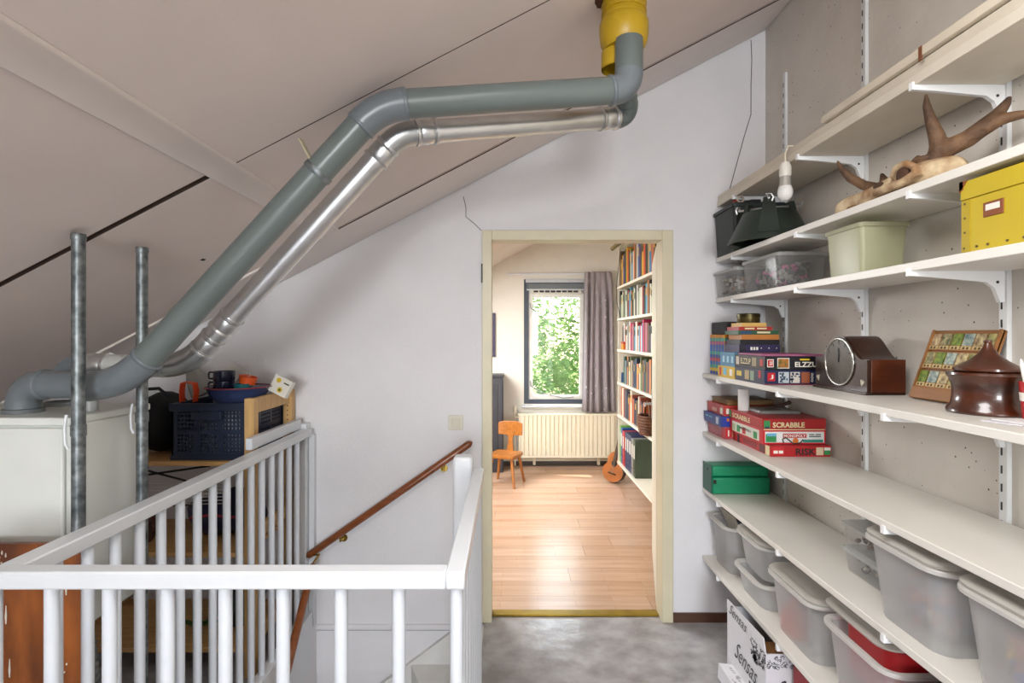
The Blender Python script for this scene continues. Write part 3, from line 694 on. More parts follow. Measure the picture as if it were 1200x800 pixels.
# ------------------------------------------------------------------ grey plastic duct
M_PVC = mat('grey_pvc', '68716f', .3, var=.05, scale=4, spec=.5); M_PVC2 = mat('grey_pvc_bend', '6f767b', .3, var=.04)
M_ALU = mat('spiral_aluminium', 'dcdedf', .36, 1, var=.06, scale=5, stretch=(1,6,6)); M_ALU2 = mat('aluminium_joint', 'c4c8ca', .36, 1, var=.1)
def arc(p0, pc, p1, n=8): return [Vector(p0)*(1-t)**2+Vector(pc)*2*t*(1-t)+Vector(p1)*t**2 for t in [i/n for i in range(n+1)]]
def bendpts(a, c, b, ra, rb=None, n=9):
    a, b, c = Vector(a), Vector(b), Vector(c); rb = rb or ra
    return arc(c+(a-c).normalized()*ra, c, c+(b-c).normalized()*rb, n)
A0 = Vector((-1.475, 1.66, 1.295)); A1 = Vector((-1.475, 1.66, 1.374)); A2 = P(143, 452, 1.60); A3 = P(444, 124, 1.56); A4 = P(737, 105, 1.70); A5 = P(735, 58, 1.70); A5.x = A4.x
A1.z = A2.z
gd = thing('grey_vent_duct', 'grey plastic duct climbing from the ventilation unit along the roof slope', 'duct', tuple(A0))
R = .041
def seg(p, q, r, name, m, par, n=28): return G().cyl(p, q, r, n).build(name, m, par, smooth=40)
def bend(a, c, b, ra, r, name, m, par, rb=None):
    pts = bendpts(a, c, b, ra, rb); o = G().tube(pts, r, 28).build(name, m, par, smooth=40); return pts
def ring(p, d, r, w_, name, m, par):
    p = Vector(p); d = Vector(d).normalized(); pts = [p-d*w_/2, p-d*w_/2, p+d*w_/2, p+d*w_/2]
    return G().tube([p-d*w_/2, p-d*w_*.25, p+d*w_*.25, p+d*w_/2], [r*.96, r, r, r*.96], 28).build(name, m, par, smooth=60)
b1 = bend(A0, A1, A2, .078, R+.003, 'bend', M_PVC2, gd)
b2_ = bend(A1, A2, A3, .11, R+.003, 'bend', M_PVC2, gd)
b3 = bend(A2, A3, A4, .075, R+.004, 'bend', M_PVC2, gd)
b4 = bend(A3, A4, A5, .06, R+.003, 'bend', M_PVC2, gd, rb=.055)
seg(b1[-1], b2_[0], R, 'pipe', M_PVC2, gd); seg(b2_[-1], b3[0], R, 'pipe', M_PVC, gd); seg(b3[-1], b4[0], R, 'pipe', M_PVC, gd); seg(b4[-1], A5+UZ*.03, R+.002, 'pipe', M_PVC, gd)
for pts, k, m_ in ((b1, -1, 0), (b2_, 0, 0), (b2_, -1, 0), (b3, 0, 0), (b3, -1, 0), (b4, 0, 0)):
    dv = (pts[1]-pts[0]) if k == 0 else (pts[-1]-pts[-2]); ring(pts[k], dv, R+.0052, .012, 'socket_lip', M_PVC2, gd)
# clamp on the slope with hanger
dvec = (A3-A2).normalized(); cp = A2+dvec*((P(372, 200, 1.6)-A2).dot(dvec))
ring(cp, dvec, R+.003, .018, 'clamp_band', M_GALV, gd)
hang = on_ceiling(352, 163); top = cp+(hang-cp).normalized()*(R+.002)
g = G(); g.beam(top, hang, .020, .005, up=dvec); g.build('hanger_strap', mat('yellowed_strap', 'd8cfae', .5), gd)
g = G(); g.cyl(top-dvec*.012, top+dvec*.012, .008, 8); g.build('clamp_bolt', M_GALV, gd)
# ------------------------------------------------------------------ aluminium duct
B0 = Vector((-1.50, 1.838, 1.298)); B1 = Vector((-1.50, 1.838, 1.44)); B2 = P(220, 428, 1.82); B3 = P(468, 157, 1.70); B4 = P(736, 137, 1.98); B5 = P(733, 96, 1.86)
B1.z = B2.z+.0
md = thing('aluminium_vent_duct', 'shiny aluminium duct running beside the grey plastic duct', 'duct', tuple(B0))
R2 = .0365
c1 = bend(B0, B1, B2, .08, R2+.003, 'bend', M_PVC2, md)
c2 = bend(B1, B2, B3, .085, R2+.004, 'bend', M_ALU2, md)
c3 = bend(B2, B3, B4, .05, R2+.001, 'bend', M_ALU2, md)
c4 = bend(B3, B4, B5, .055, R2+.002, 'bend', M_PVC, md, rb=.06)
seg(c1[-1], c2[0], R2, 'pipe', mat('duct_white_steel', 'cfd0cc', .4, .2), md); seg(c2[-1], c3[0], R2, 'pipe', M_ALU, md); seg(c3[-1], c4[0], R2, 'pipe', M_ALU, md); seg(c4[-1], B5, R2, 'pipe', M_PVC, md)
def coupling(p, d, nm='coupling'):
    d = Vector(d).normalized(); p = Vector(p)
    G().tube([p-d*.0343, p-d*.034, p-d*.026, p-d*.02, p-d*.014, p+d*.014, p+d*.02, p+d*.026, p+d*.034], [R2*.98, R2+.0055, R2+.0055, R2+.001, R2+.003, R2+.003, R2+.001, R2+.0055, R2+.0055], 28).build(nm, M_ALU, md, smooth=35)
dB = (B3-B2).normalized()
coupling(c2[-1]+dB*.02, dB); coupling(c3[0]-dB*.03, dB); coupling(B2+dB*.20, dB); d34 = (B4-B3).normalized(); coupling(c3[-1]+d34*.035, d34); coupling(c4[0]-d34*.03, d34); coupling(c2[0]-(B2-B1).normalized()*.02, B2-B1); coupling(c1[-1]+(B2-B1).normalized()*.05, B2-B1)
# ------------------------------------------------------------------ yellow roof adaptor
M_YEL = mat('yellow_plastic', 'c29e1e', .38, var=.06, scale=6)
YC = Vector((P(731, 0, 1.745).x, 1.745, 0)); zt = zc(YC.x)
ya = thing('yellow_roof_adaptor', 'yellow plastic roof adaptor where the ducts go through the ceiling', 'duct adaptor', (YC.x, YC.y, 2.36))
Z = lambda py: CH-(py-CY)/F*1.745
g = G(); g.lathe([(.062, Z(58)), (.073, Z(52)), (.0775, Z(40)), (.0775, Z(30)), (.074, Z(26)), (.068, Z(22)), (.068, Z(8)), (.066, Z(7)), (.066, zt+.06)], (YC.x, YC.y, 0), 32); g.build('body', M_YEL, ya, smooth=35)
for py in (23, 16, 7): 
    g = G(); g.lathe([(.068, Z(py)-.003), (.0715, Z(py)-.002), (.0715, Z(py)+.002), (.068, Z(py)+.003)], (YC.x, YC.y, 0), 32, False); g.build('rib', M_YEL, ya, smooth=35)
g = G(); g.lathe([(.050, Z(78)), (.050, Z(58)), (.045, Z(58)), (.045, Z(78))], (YC.x-.018, YC.y+.02, 0), 26, False); g.build('socket', M_YEL, ya, smooth=35)
g = G(); n = Vector((-.52,0,1)).normalized(); random.seed(2)
pts0 = []; pts1 = []
for k in range(28):
    a = 2*PI*k/28; r = .088+random.uniform(-.008, .010)
    x = YC.x+r*math.cos(a); pts0.append((x, YC.y+r*math.sin(a), zc(x)-.0015)); x2 = YC.x+.060*math.cos(a); pts1.append((x2, YC.y+.06*math.sin(a), zc(x2)-.0015))
g.loft([pts0, pts1], False); o = g.build('cut_edge', mat('cut_board_edge', '6a4024', .9, var=.3, scale=30), ya)
# ------------------------------------------------------------------ pine shelf unit
iv = thing('pine_shelf_unit', 'low pine shelf unit behind the balustrade', 'shelf unit', (-1.58, 2.65, 0))
for xa in (-1.172, -2.04):
    f = thing('side_frame', None, None); f.parent = iv; ORG[f.name] = ORG[iv.name]
    for ya_ in (2.42, 2.84): 
        po = G().box(xa, xa+.044, ya_, ya_+.044, 0, 1.24 if xa > -1.5 else 1.0).build('post', M_PINEY, iv, bevel=.002)
        if xa > -1.5 and ya_ > 2.8:
            g = G()
            for z in range(8): g.cyl((xa+.022, ya_-.0008, 1.06+z*.024), (xa+.022, ya_+.004, 1.06+z*.024), .0035, 8)
            g.build('peg_holes', col('4a2a14', .8), po)
    for z in ((.15, .62, 1.20) if xa > -1.5 else (.15, .62, .93)): G().box(xa+.012, xa+.032, 2.464, 2.84, z-.03, z+.03 if z < 1.1 else 1.238).build('cross_rail', M_PINEY, iv)
    bpy.data.objects.remove(f)
SZ = (.132, .555, .96)
for z in SZ: G().box(-2.0+.006, -1.174, 2.425, 2.88, z-.02, z).build('shelf', M_PINE, iv, bevel=.002)
# navy folding crate
M_NAVY = mat('navy_crate_plastic', '1e2840', .4, var=.05)
def crate(x0, x1, y0, y1, z0, h):
    t = thing('folding_crate', 'navy blue perforated folding crate on the pine shelf', 'crate', ((x0+x1)/2, (y0+y1)/2, z0))
    G().box(x0, x1, y0, y1, z0, z0+.01).build('base', M_NAVY, t)
    def panel(p, q):    # perforated wall between two corners
        p = Vector(p); q = Vector(q); d = (q-p); L = d.length; d.normalize(); n = Vector((-d.y, d.x, 0)); g = G()
        def bar(a0, a1, b0, b1, th=.008): g.obox(p+d*(a0+a1)/2+UZ*(b0+b1)/2+n*.004, d, UZ, n, a1-a0, b1-b0, th)
        bar(0, L, .01, .034); bar(0, L, h-.03, h); bar(0, .012, .034, h-.03); bar(L-.012, L, .034, h-.03)
        cols = 3; cw = (L-.024)/cols
        for c_ in range(cols):
            x_ = .012+c_*cw; bar(x_, x_+.012, .034, h-.03); bar(x_+cw-.012, x_+cw, .034, h-.03)
            bw = (cw-.024)/5
            for r0, r1 in ((.034, .118), (.132, h-.03)):
                for k in range(6):
                    xx = x_+.012+bw*k-.0035; bar(xx, xx+.007, r0, r1, .006)
                nr_ = 5
                for k in range(nr_+1):
                    zz = r0+(r1-r0)*k/nr_; bar(x_+.012, x_+cw-.012, zz-.0035, zz+.0035, .0055)
            bar(x_+.012, x_+cw-.012, .118, .132)
        return g
    for nm, p, q in (('front_wall', (x0, y0, z0), (x1, y0, z0)), ('side_wall', (x1, y0, z0), (x1, y1, z0)), ('side_wall', (x0, y1, z0), (x0, y0, z0)), ('rear_wall', (x1, y1, z0), (x0, y1, z0))):
        panel(p, q).build(nm, M_NAVY, t)
    G().box(x0-.006, x1+.006, y0-.012, y0, z0+h-.035, z0+h).build('front_rim', M_NAVY, t, bevel=.003); G().box(x0-.006, x1+.006, y1, y1+.008, z0+h-.035, z0+h).build('rear_rim', M_NAVY, t, bevel=.003)
    xm = (x0+x1)/2; g = G(); g.box(xm-.065, xm+.065, y0-.020, y0-.012, z0+h-.075, z0+h-.035); g.build('grip', M_NAVY, t, bevel=.006)
    g = G(); g.box(x0-.004, x1+.004, y0-.006, y0, z0+.0, z0+.022); g.build('foot_rim', M_NAVY, t, bevel=.002)
    return t
crate(-1.515, -1.180, 2.455, 2.85, .96, .255)
# coloured things seen inside the crate
it = thing('folded_cloth', 'pale folded cloth packed inside the navy crate', 'cloth', (-1.34, 2.65, .97))
g = G(); g.loft([rrect(-1.49, -1.20, 2.50, 2.83, .97, .05), rrect(-1.495, -1.19, 2.49, 2.84, 1.03, .06), rrect(-1.47, -1.20, 2.51, 2.82, 1.12, .07), rrect(-1.44, -1.22, 2.53, 2.80, 1.187, .07)]); g.build('fold', mat('pale_cloth', 'c8ccd4', .9, var=.15), it, smooth=60)
zt_ = 1.215
# enamel bowl
bw = thing('enamel_bowl', 'wide blue enamel bowl with red rim on top of the crate', 'bowl', (-1.30, 2.62, 1.188))
bc = Vector((P(277, 460, 2.6).x, 2.62, 0)); rb = .148
g = G(); g.lathe([(.002, 1.188), (.075, 1.188), (.10, 1.20), (.128, 1.243), (.138, 1.271), (rb, 1.276), (.136, 1.273), (.124, 1.245), (.096, 1.206), (.002, 1.195)], bc, 36, False)
g.build('basin', mat('blue_enamel', '3c4870', .25, var=.05), bw, smooth=50)
g = G(); pts = [(bc.x+rb*math.cos(2*PI*k/36), bc.y+rb*math.sin(2*PI*k/36), 1.276) for k in range(37)]; g.tube(pts, .003, 6, False); g.build('rim', col('8a2a34', .35), bw, smooth=60)
# board in the bowl that carries the cups (a plate)
pt = thing('enamel_plate', 'dark blue enamel plate lying in the bowl', 'plate', (bc.x, bc.y, 1.21))
g = G(); g.lathe([(.001, 1.254), (.09, 1.254), (.132, 1.270), (.135, 1.273), (.092, 1.259), (.001, 1.2585)], bc, 30, False); g.build('dish', mat('dark_blue_enamel', '2a3050', .25), pt, smooth=50)
M_MUG = mat('navy_enamel_mug', '1c2138', .25, var=.05)
for i in range(2):
    cpos = bc+Vector((-.045, -.045, 1.2595+.047*i)); r = .047
    t = thing('enamel_mug', ('navy enamel mug, lower of the stacked pair in the bowl', 'navy enamel mug, upper of the stacked pair in the bowl')[i], 'mug', tuple(cpos), 'mugs stacked in the bowl')
    g = G(); g.lathe([(.002, .0), (r-.004, 0), (r, .006), (r, .046), (r-.003, .0465), (r-.003, .006), (.002, .004)], cpos, 24, False); g.build('cup', M_MUG, t, smooth=40)
    g = G(); g.tube([cpos+Vector(p) for p in ((-r+.003, 0, .04), (-r-.022, 0, .041), (-r-.026, 0, .034), (-r-.026, 0, .016), (-r-.020, 0, .01), (-r+.003, 0, .012))], .0042, 8); g.build('handle', M_MUG, t, smooth=50)
for j, (dx, dy, dz, hexc, nm, tilt) in enumerate(((.052, -.06, 0, '1e6a72', 'teal', 0), (.066, -.05, .034, 'd8561e', 'orange', 12))):
    cpos = bc+Vector((dx, dy, 1.260+dz)); t = thing('plastic_cup', '%s plastic cup %s' % (nm, 'standing in the blue bowl beside the mugs' if j == 0 else 'nested on the teal cup'), 'cup', tuple(cpos))
    g = G(); g.lathe([(.002, 0), (.036, 0), (.041, .034), (.038, .034), (.033, .004), (.002, .003)], (0,0,0), 22, False); o = loc(g, 'cup_wall', col(hexc, .35), t, smooth=40); t.rotation_euler = (0, math.radians(tilt), 0)
    g = G(); pts = [(.041*math.cos(2*PI*k/22), .041*math.sin(2*PI*k/22), .034) for k in range(23)]; g.tube(pts, .0018, 6, False); loc(g, 'cup_rim', col(hexc, .3), t)
# card package
cpk = thing('card_package', 'white cardboard packet with yellow emblems leaning on the bowl', 'packet', tuple(P(323, 458, 2.66)))
cpk.location.z = 1.216; cpk.rotation_euler = (math.radians(-12), math.radians(24), math.radians(-8))
loc(G().box(-.045, .05, -.02, .012, .02, .105), 'carton', col('e6e2d6', .6), cpk)
for x, z, r in ((-.018, .085, .012), (.008, .045, .013)): loc(G().lathe([(r, -.0212), (r*.9, -.0218)], (x, 0, z), 16, True, 'y'), 'yellow_emblem', col('d8b820', .5), cpk)
loc(G().box(.012, .040, -.0212, -.02, .080, .086), 'printed_line', col('2a3a2a', .5), cpk); loc(G().lathe([(.006, -.0222), (.006, -.0226)], (.008, 0, .045), 10, True, 'y'), 'printed_dot', col('3a5a2a', .5), cpk)
# orange webbing loop
lo = thing('orange_strap_loop', 'bright orange loop of webbing on the crate edge', 'strap', tuple(P(222, 476, 2.5)))
lo.location.z = 1.2155
g = G(); outer = [(-.034, .002), (-.036, .05), (-.031, .088), (-.012, .094), (.026, .088), (.034, .05), (.028, .002)]
rings = [[(x, -.02, z), (x, .02, z), (x*.9, .02, z*.955), (x*.9, -.02, z*.955)] for x, z in outer]; g.loft(rings); loc(g, 'webbing', col('e0481a', .6), lo, smooth=40)
# black bag behind the unit
bg = thing('black_bag', 'round black fabric bag beside the crate', 'bag', (-1.66, 2.66, .96))
g = G(); g.ball((-1.675, 2.66, 1.105), .16, 20, 12, (.62, 1.1, .90)); o = g.build('bag_body', mat('black_fabric', '17171a', .85, var=.2), bg, smooth=180)
g = G(); g.tube([(-1.73, 2.55, 1.22), (-1.70, 2.53, 1.27), (-1.62, 2.53, 1.275), (-1.58, 2.55, 1.23)], .008, 8); g.build('carry_strap', col('202024', .8), bg)
# pale lamp / tube and white board behind
wp = thing('white_board_panel', 'white board leaning against the wall behind the crate', 'board', tuple(P(245, 455, 2.84)))
wp.location = (-1.56, 2.875, 1.17); wp.rotation_euler = (math.radians(-3), math.radians(38), 0)
loc(G().box(-.06, .10, -.006, .006, .04, .23), 'board', col('eae6e0', .6), wp, bevel=.002); loc(G().box(.03, .045, -.008, -.006, .06, .20), 'groove', col('a8a29c', .7), wp)
sk = thing('wooden_stick', 'thin brown stick leaning on the white board', 'stick', tuple(P(240, 455, 2.74)))
sk.location = (-1.40, 2.80, 1.216); g = G(); g.cyl((0,0,0), (-.045, .03, .09), .004, 8); loc(g, 'stick', mat('brown_stick', '7a4a28', .6), sk)
gp = thing('grey_plastic_hood', 'pale grey plastic hood lying between bag and crate', 'hood', tuple(P(208, 470, 2.72)))
gp.location = (-1.555, 2.77, 1.24); gp.rotation_euler = (0, math.radians(-24), 0)
g = G(); g.loft([rrect(-.05, .05, -.04, .04, -.02, .02), rrect(-.045, .045, -.035, .035, .07, .02), rrect(-.03, .03, -.02, .02, .12, .015)]); loc(g, 'hood_shell', col('9c9a92', .45), gp, smooth=50)
# middle shelf: wire rack, blue bag, small basket
wr = thing('wire_rack', 'black and white coated wire rack on the middle pine shelf', 'rack', (-1.55, 2.65, .56))
g = G()
for i in range(7): g.cyl((-1.80, 2.50+i*.0, .74+i*.016), (-1.30, 2.52, .745+i*.016), .0022, 6)
g.build('wire', col('d6d6d2', .3), wr)
g = G()
for a, b in (((-1.86, 2.46, .86), (-1.42, 2.6, .90)), ((-1.80, 2.5, .94), (-1.45, 2.52, .84)), ((-1.80, 2.5, .556), (-1.80, 2.5, .87)), ((-1.30, 2.52, .556), (-1.30, 2.52, .85)), ((-1.80, 2.5, .74), (-1.30, 2.52, .74))): g.cyl(a, b, .005, 8)
g.build('frame_rod', M_BLACK, wr)
def lump(name, label, cat, c, s, m, seed=0, part='body'):
    random.seed(seed); t = thing(name, label, cat, (c[0], c[1], c[2]-s[2]*.92)); g = G(); g.ball(c, 1, 18, 11, s)
    g.v = [tuple(Vector(v)+Vector((math.sin(v[2]*23+v[0]*17+seed), math.sin(v[0]*29+seed), math.sin(v[1]*19+v[0]*21+seed)))*.012) for v in g.v]
    g.build(part, m, t, smooth=180); return t
t = lump('blue_sleeping_bag', 'dark blue crumpled bag on the middle pine shelf', 'bag', (-1.38, 2.70, .655), (.19, .14, .10), mat('dark_blue_nylon', '20264a', .55, var=.3, scale=12), 3)
g = G(); g.tube([(-1.50, 2.575, .66), (-1.40, 2.55, .68), (-1.28, 2.57, .665)], .006, 6); g.build('drawstring', col('a02a40', .6), t)
t = lump('brown_basket', 'reddish brown woven pouch beside the blue bag', 'pouch', (-1.72, 2.56, .64), (.07, .06, .085), mat('red_brown_weave', '6a4238', .8, var=.4, scale=40), 5)
g = G(); g.tube([(-1.77, 2.53, .70), (-1.73, 2.515, .735), (-1.68, 2.53, .70)], .005, 6); g.build('handle', col('5a3020', .7), t)
# lower shelf: dark green leaves / bag
t = lump('dark_green_bag', 'dark green crumpled bag on the lowest pine shelf', 'bag', (-1.30, 2.66, .245), (.115, .14, .12), mat('dark_green_nylon', '1c2c2a', .6, var=.4, scale=14), 8)
g = G(); g.tube([(-1.38, 2.52, .30), (-1.33, 2.505, .36), (-1.27, 2.52, .33)], .006, 6); g.build('strap', col('20302c', .7), t)
lf = thing('green_leaf_spray', 'spray of broad green leaves lying on the lowest pine shelf', 'leaves', (-1.47, 2.58, .133))
for i in range(9):
    a = -2.6+i*.42; L = random.uniform(.08, .13); u = Vector((math.cos(a), math.sin(a)*.6, .25+.15*math.sin(i*2))); c0 = Vector((-1.47, 2.60, .15)); v = u.cross(UZ).normalized()
    g = G(); g.add([c0, c0+u*L*.5+v*.022, c0+u*L, c0+u*L*.5-v*.022, c0+u*L*.5+UZ*.008], [(0,1,4), (1,2,4), (2,3,4), (3,0,4)]); o = g.build('leaf', mat('leaf_green', '5a7a34', .5, var=.3), lf, smooth=60)
    so = o.modifiers.new('s', 'SOLIDIFY'); so.thickness = .0015
# duct hose on the floor below the unit
dh = thing('flexible_hose', 'silvery corrugated hose hanging down under the ventilation unit', 'hose', (-1.40, 1.75, 0))
g = G(); pts = []; rad = []
for i in range(60):
    f = i/59; pts.append((-1.40+.04*math.sin(f*3), 1.76, .655-f*.64)); rad.append(.036+.004*(i % 2))
g.tube(pts, rad, 16); g.build('hose_wall', mat('foil_hose', '9a9e9c', .35, .8, var=.2), dh, smooth=20)
ring((-1.40, 1.76, .64), UZ, .044, .02, 'clamp', M_GALV, dh)
# ------------------------------------------------------------------ wall shelving
UPY = (2.685, 2.085, 1.495, .905)
UNM = ('nearest the partition wall', 'behind the mantel clock end', 'behind the leaning card tray', 'past the wooden jar')
SHELVES = [('lowest', 1.03, .354, .024), ('second lowest', 1.03, .715, .022), ('third', 1.03, 1.012, .022), ('fourth', 1.03, 1.320, .022), ('fifth', 1.10, 1.718, .024), ('sixth', 1.10, 1.930, .024), ('top', 1.108, 2.232, .03)]
for i, y in enumerate(UPY):
    top = (2.81, 3.06, 3.06, 3.06)[i]
    t = thing('slotted_wall_rail', 'white slotted steel wall rail holding shelf brackets, %s' % UNM[i], 'wall rail', (XR-.007, y, .1), 'slotted rails of the wall shelving')
    G().box(XR-.014, XR, y-.013, y+.013, .10, top).build('channel', M_RAILW, t, bevel=.002)
    g = G(); z = .14
    while z < top-.04:
        g.box(XR-.0148, XR-.0135, y+.001, y+.006, z, z+.022); z += .05
    g.build('slots', M_SLOT, t)
LS = ['at the bottom with the row of lidded bins', 'second from the bottom with the green box', 'with the stack of red board games', 'with the mantel clock and wooden jar', 'with the yellow box', 'with the antlered skull', 'at the top above the skull']
shelf_objs = []
for k, (nm, xf, zt, th) in enumerate(SHELVES):
    t = thing('wall_shelf', 'long white shelf board %s' % LS[k], 'shelf', ((xf+XR)/2, 1.6, zt-th), 'boards of the wall shelving')
    if k < 6: G().box(xf, XR-.016, .5, 2.902, zt-th, zt).build('board', M_SHELF, t, bevel=.002)
    else:
        G().box(xf, XR-.016, .5, 2.902, zt-th, zt).build('board', mat('top_shelf_edge', 'dcd3c2', .45, var=.04), t, bevel=.002)
        G().box(xf+.004, XR-.016, .5, 2.902, zt, zt+.028).build('board', mat('top_shelf_edge2', 'd6ccba', .45, var=.04), t, bevel=.002)
    zb = zt-th
    for y in UPY:
        g = G(); xw = XR-.014
        g.prism([(xw, zb), (xf-.004, zb), (xf-.004, zb-.013), (xf+.05, zb-.016), (xw-.05, zb-.03), (xw-.028, zb-.045), (xw-.012, zb-.085), (xw, zb-.085)], 'y', y-.006, y+.006)
        g.box(xf-.008, xf-.002, y-.007, y+.007, zb-.013, zb+.008)
        b = g.build('bracket', M_STEELW, t)
        G().cyl((xw-.02, y-.0075, zb-.03), (xw-.02, y-.006, zb-.03), .004, 8).build('screw', M_SLOT, b)
t = thing('loose_board', 'loose cream board lying on the top shelf', 'board', (1.2, 1.2, 2.262))
G().box(1.098, 1.18, .5, 1.92, 2.2625, 2.288).build('board', mat('loose_board_paint', 'ddd2be', .45), t, bevel=.002)
G().box(1.0965, 1.099, 1.45, 1.462, 2.250, 2.2885).build('notch_peg', col('7a4a2c', .6), t)
# bare bulb
lb = thing('light_bulb', 'unlit white bulb in a lampholder hanging at the top shelf edge', 'light bulb', (1.085, 2.14, 2.05))
Bc = Vector((1.085, 2.142, 0))
g = G(); g.lathe([(.002, 2.048), (.014, 2.051), (.0245, 2.062), (.0285, 2.078), (.027, 2.092), (.0225, 2.104)], Bc, 22); g.build('globe', mat('opal_bulb', 'e8e6e2', .35), lb, smooth=60)
g = G(); g.lathe([(.0225, 2.104), (.0205, 2.120), (.019, 2.142)], Bc, 22); g.build('bulb_collar', mat('bulb_collar_grey', 'b8b4ac', .35, .3), lb, smooth=40)
g = G(); g.lathe([(.021, 2.142), (.022, 2.150), (.022, 2.180), (.015, 2.197), (.006, 2.200)], Bc, 22); g.build('lampholder', mat('lampholder_white', 'e2ddd2', .4), lb, smooth=40)
g = G(); g.tube([Bc+UZ*2.198, Bc+UZ*2.235, Bc+Vector((.012, 0, 2.262)), Bc+Vector((.03, 0, 2.2625))], .0035, 8); g.build('cord', col('d8d0b8', .6), lb)
ZA, ZB_, ZC_, ZD, ZE, ZF = .3545, .7155, 1.0125, 1.3205, 1.7185, 1.9305
# ------------------------------------------------------------------ sixth shelf
def lidded_crate(name, label, x0, x1, y0, y1, z, h, m, lidm, cat='box', tp=.012, lidt=.02):
    t = thing(name, label, cat, ((x0+x1)/2, (y0+y1)/2, z))
    g = G(); g.loft([rrect(x0+tp, x1-tp, y0+tp, y1-tp, z, .015), rrect(x0+.004, x1-.004, y0+.004, y1-.004, z+h-lidt, .015)], True); g.build('body', m, t, smooth=50)
    g = G(); g.loft([rrect(x0-.004, x1+.004, y0-.004, y1+.004, z+h-lidt, .016), rrect(x0-.004, x1+.004, y0-.004, y1+.004, z+h-.006, .016), rrect(x0+.004, x1-.004, y0+.004, y1-.004, z+h, .014)]); g.build('lid', lidm, t, smooth=50)
    return t
M_DKG = mat('dark_green_plastic', '27302c', .5, var=.08)
t = lidded_crate('dark_green_storage_box', 'dark green plastic storage box in the shelf corner', 1.085, 1.345, 2.64, 2.895, ZF, .235, M_DKG, mat('dark_green_lid', '20282a', .45))
t = thing('red_cord_coil', 'small red and black cord on the dark green storage box', 'cord', (1.13, 2.68, ZF+.235))
loc(G().tube([(-.02, 0, .008), (0, .02, .008), (.03, .015, .01), (.06, -.01, .012), (.10, -.012, .012)], .008, 8), 'cord', col('2a2624', .5), t); loc(G().lathe([(.012, -.004), (.018, -.004), (.018, .004), (.012, .004)], (.0, -.02, .0185), 14, False, 'y'), 'ring', col('c8b8a8', .4), t); loc(G().cyl((-.03, 0, .008), (-.012, -.004, .012), .009, 8), 'red_end', col('8a2a22', .5), t)
ts = thing('christmas_tree_stand', 'dark green plastic tree stand with steel clamping bolts', 'tree stand', (1.17, 2.45, ZF))
M_TS = mat('tree_stand_plastic', '2c362f', .5, var=.1); Tc = Vector((1.17, 2.452, ZF))
g = G(); g.lathe([(.158, .012), (.172, .0), (.176, .004), (.160, .035), (.112, .135), (.105, .14), (.095, .138), (.095, .09), (.06, .08), (.002, .08)], Tc, 40, False); g.build('bowl', M_TS, ts, smooth=45)
for k in range(3):
    a = math.radians(244+k*120); d = Vector((math.cos(a), math.sin(a), 0)); s_ = d.cross(UZ)
    g = G(); r0 = .108
    g.loft([[Tc+d*(.150-.02)+s_*(-.042)+UZ*.04, Tc+d*.165+s_*(-.042)+UZ*.03, Tc+d*.165+s_*.042+UZ*.03, Tc+d*.130+s_*.042+UZ*.04],
            [Tc+d*.092+s_*(-.028)+UZ*.14, Tc+d*.114+s_*(-.028)+UZ*.14, Tc+d*.114+s_*.028+UZ*.14, Tc+d*.092+s_*.028+UZ*.14],
            [Tc+d*.088+s_*(-.022)+UZ*.19, Tc+d*.104+s_*(-.022)+UZ*.19, Tc+d*.104+s_*.022+UZ*.19, Tc+d*.088+s_*.022+UZ*.19]])
    g.build('clamp_post', M_TS, ts, smooth=30)
    g = G(); g.cyl(Tc+d*.02+UZ*.165, Tc+d*.150+UZ*.175, .005, 8); g.tube([Tc+d*.15+UZ*.159-s_*.012, Tc+d*.153+UZ*.175-s_*.018, Tc+d*.15+UZ*.191-s_*.01, Tc+d*.15+UZ*.191+s_*.01, Tc+d*.15+UZ*.175], .004, 6); g.build('wing_bolt', M_ALU, ts, smooth=50)
# moose skull
M_BONE = mat('old_bone', 'd8c4a0', .75, var=.16, scale=18, col2='8a6440', bump=.4, bscale=40)
M_ANT = mat('antler', '7c5c40', .7, var=.25, scale=14, col2='3e2818', bump=.5, bscale=70)
ms = thing('antlered_skull', 'bleached moose skull with brown forked antlers on the shelf', 'skull', (1.18, 1.7, ZF))
def V(px, py, Y): return P(px, py, Y)
g = G()      # lofted skull from the nose towards the brow: (centre, half width X, half height)
sk_ = [((1.150, 1.900, ZF+.016), .016, .012), ((1.152, 1.880, ZF+.026), .030, .024), ((1.156, 1.835, ZF+.030), .036, .029), ((1.160, 1.78, ZF+.030), .038, .028), ((1.164, 1.70, ZF+.032), .042, .031), ((1.170, 1.63, ZF+.036), .052, .035), ((1.178, 1.56, ZF+.040), .064, .039), ((1.184, 1.51, ZF+.040), .064, .039), ((1.188, 1.46, ZF+.036), .045, .033), ((1.19, 1.44, ZF+.032), .02, .02)]
rings = []
for (c0, hw, hh) in sk_:
    rings.append([Vector(c0)+Vector((hw*math.cos(2*PI*k/20)*(1+.10*math.cos(6*PI*k/20)), 0, max(-hh, hh*math.sin(2*PI*k/20)*(1.0+.12*math.sin(4*PI*k/20))))) for k in range(20)])
g.loft(rings)
g.tube([(1.128, 1.68, ZF+.028), (1.112, 1.62, ZF+.020), (1.110, 1.55, ZF+.018), (1.12, 1.49, ZF+.035)], [.012, .013, .013, .012], 10)     # cheek bone
g.tube([(1.115, 1.585, ZF+.045), (1.108, 1.56, ZF+.066), (1.110, 1.525, ZF+.068), (1.118, 1.50, ZF+.05)], [.010, .011, .011, .010], 10)    # brow ridge
o = g.build('skull_bone', M_BONE, ms, smooth=180)
r_ = o.modifiers.new('fuse', 'REMESH'); r_.mode = 'VOXEL'; r_.voxel_size = .004; r_.use_smooth_shade = True
sm = o.modifiers.new('sm', 'SMOOTH'); sm.iterations = 4
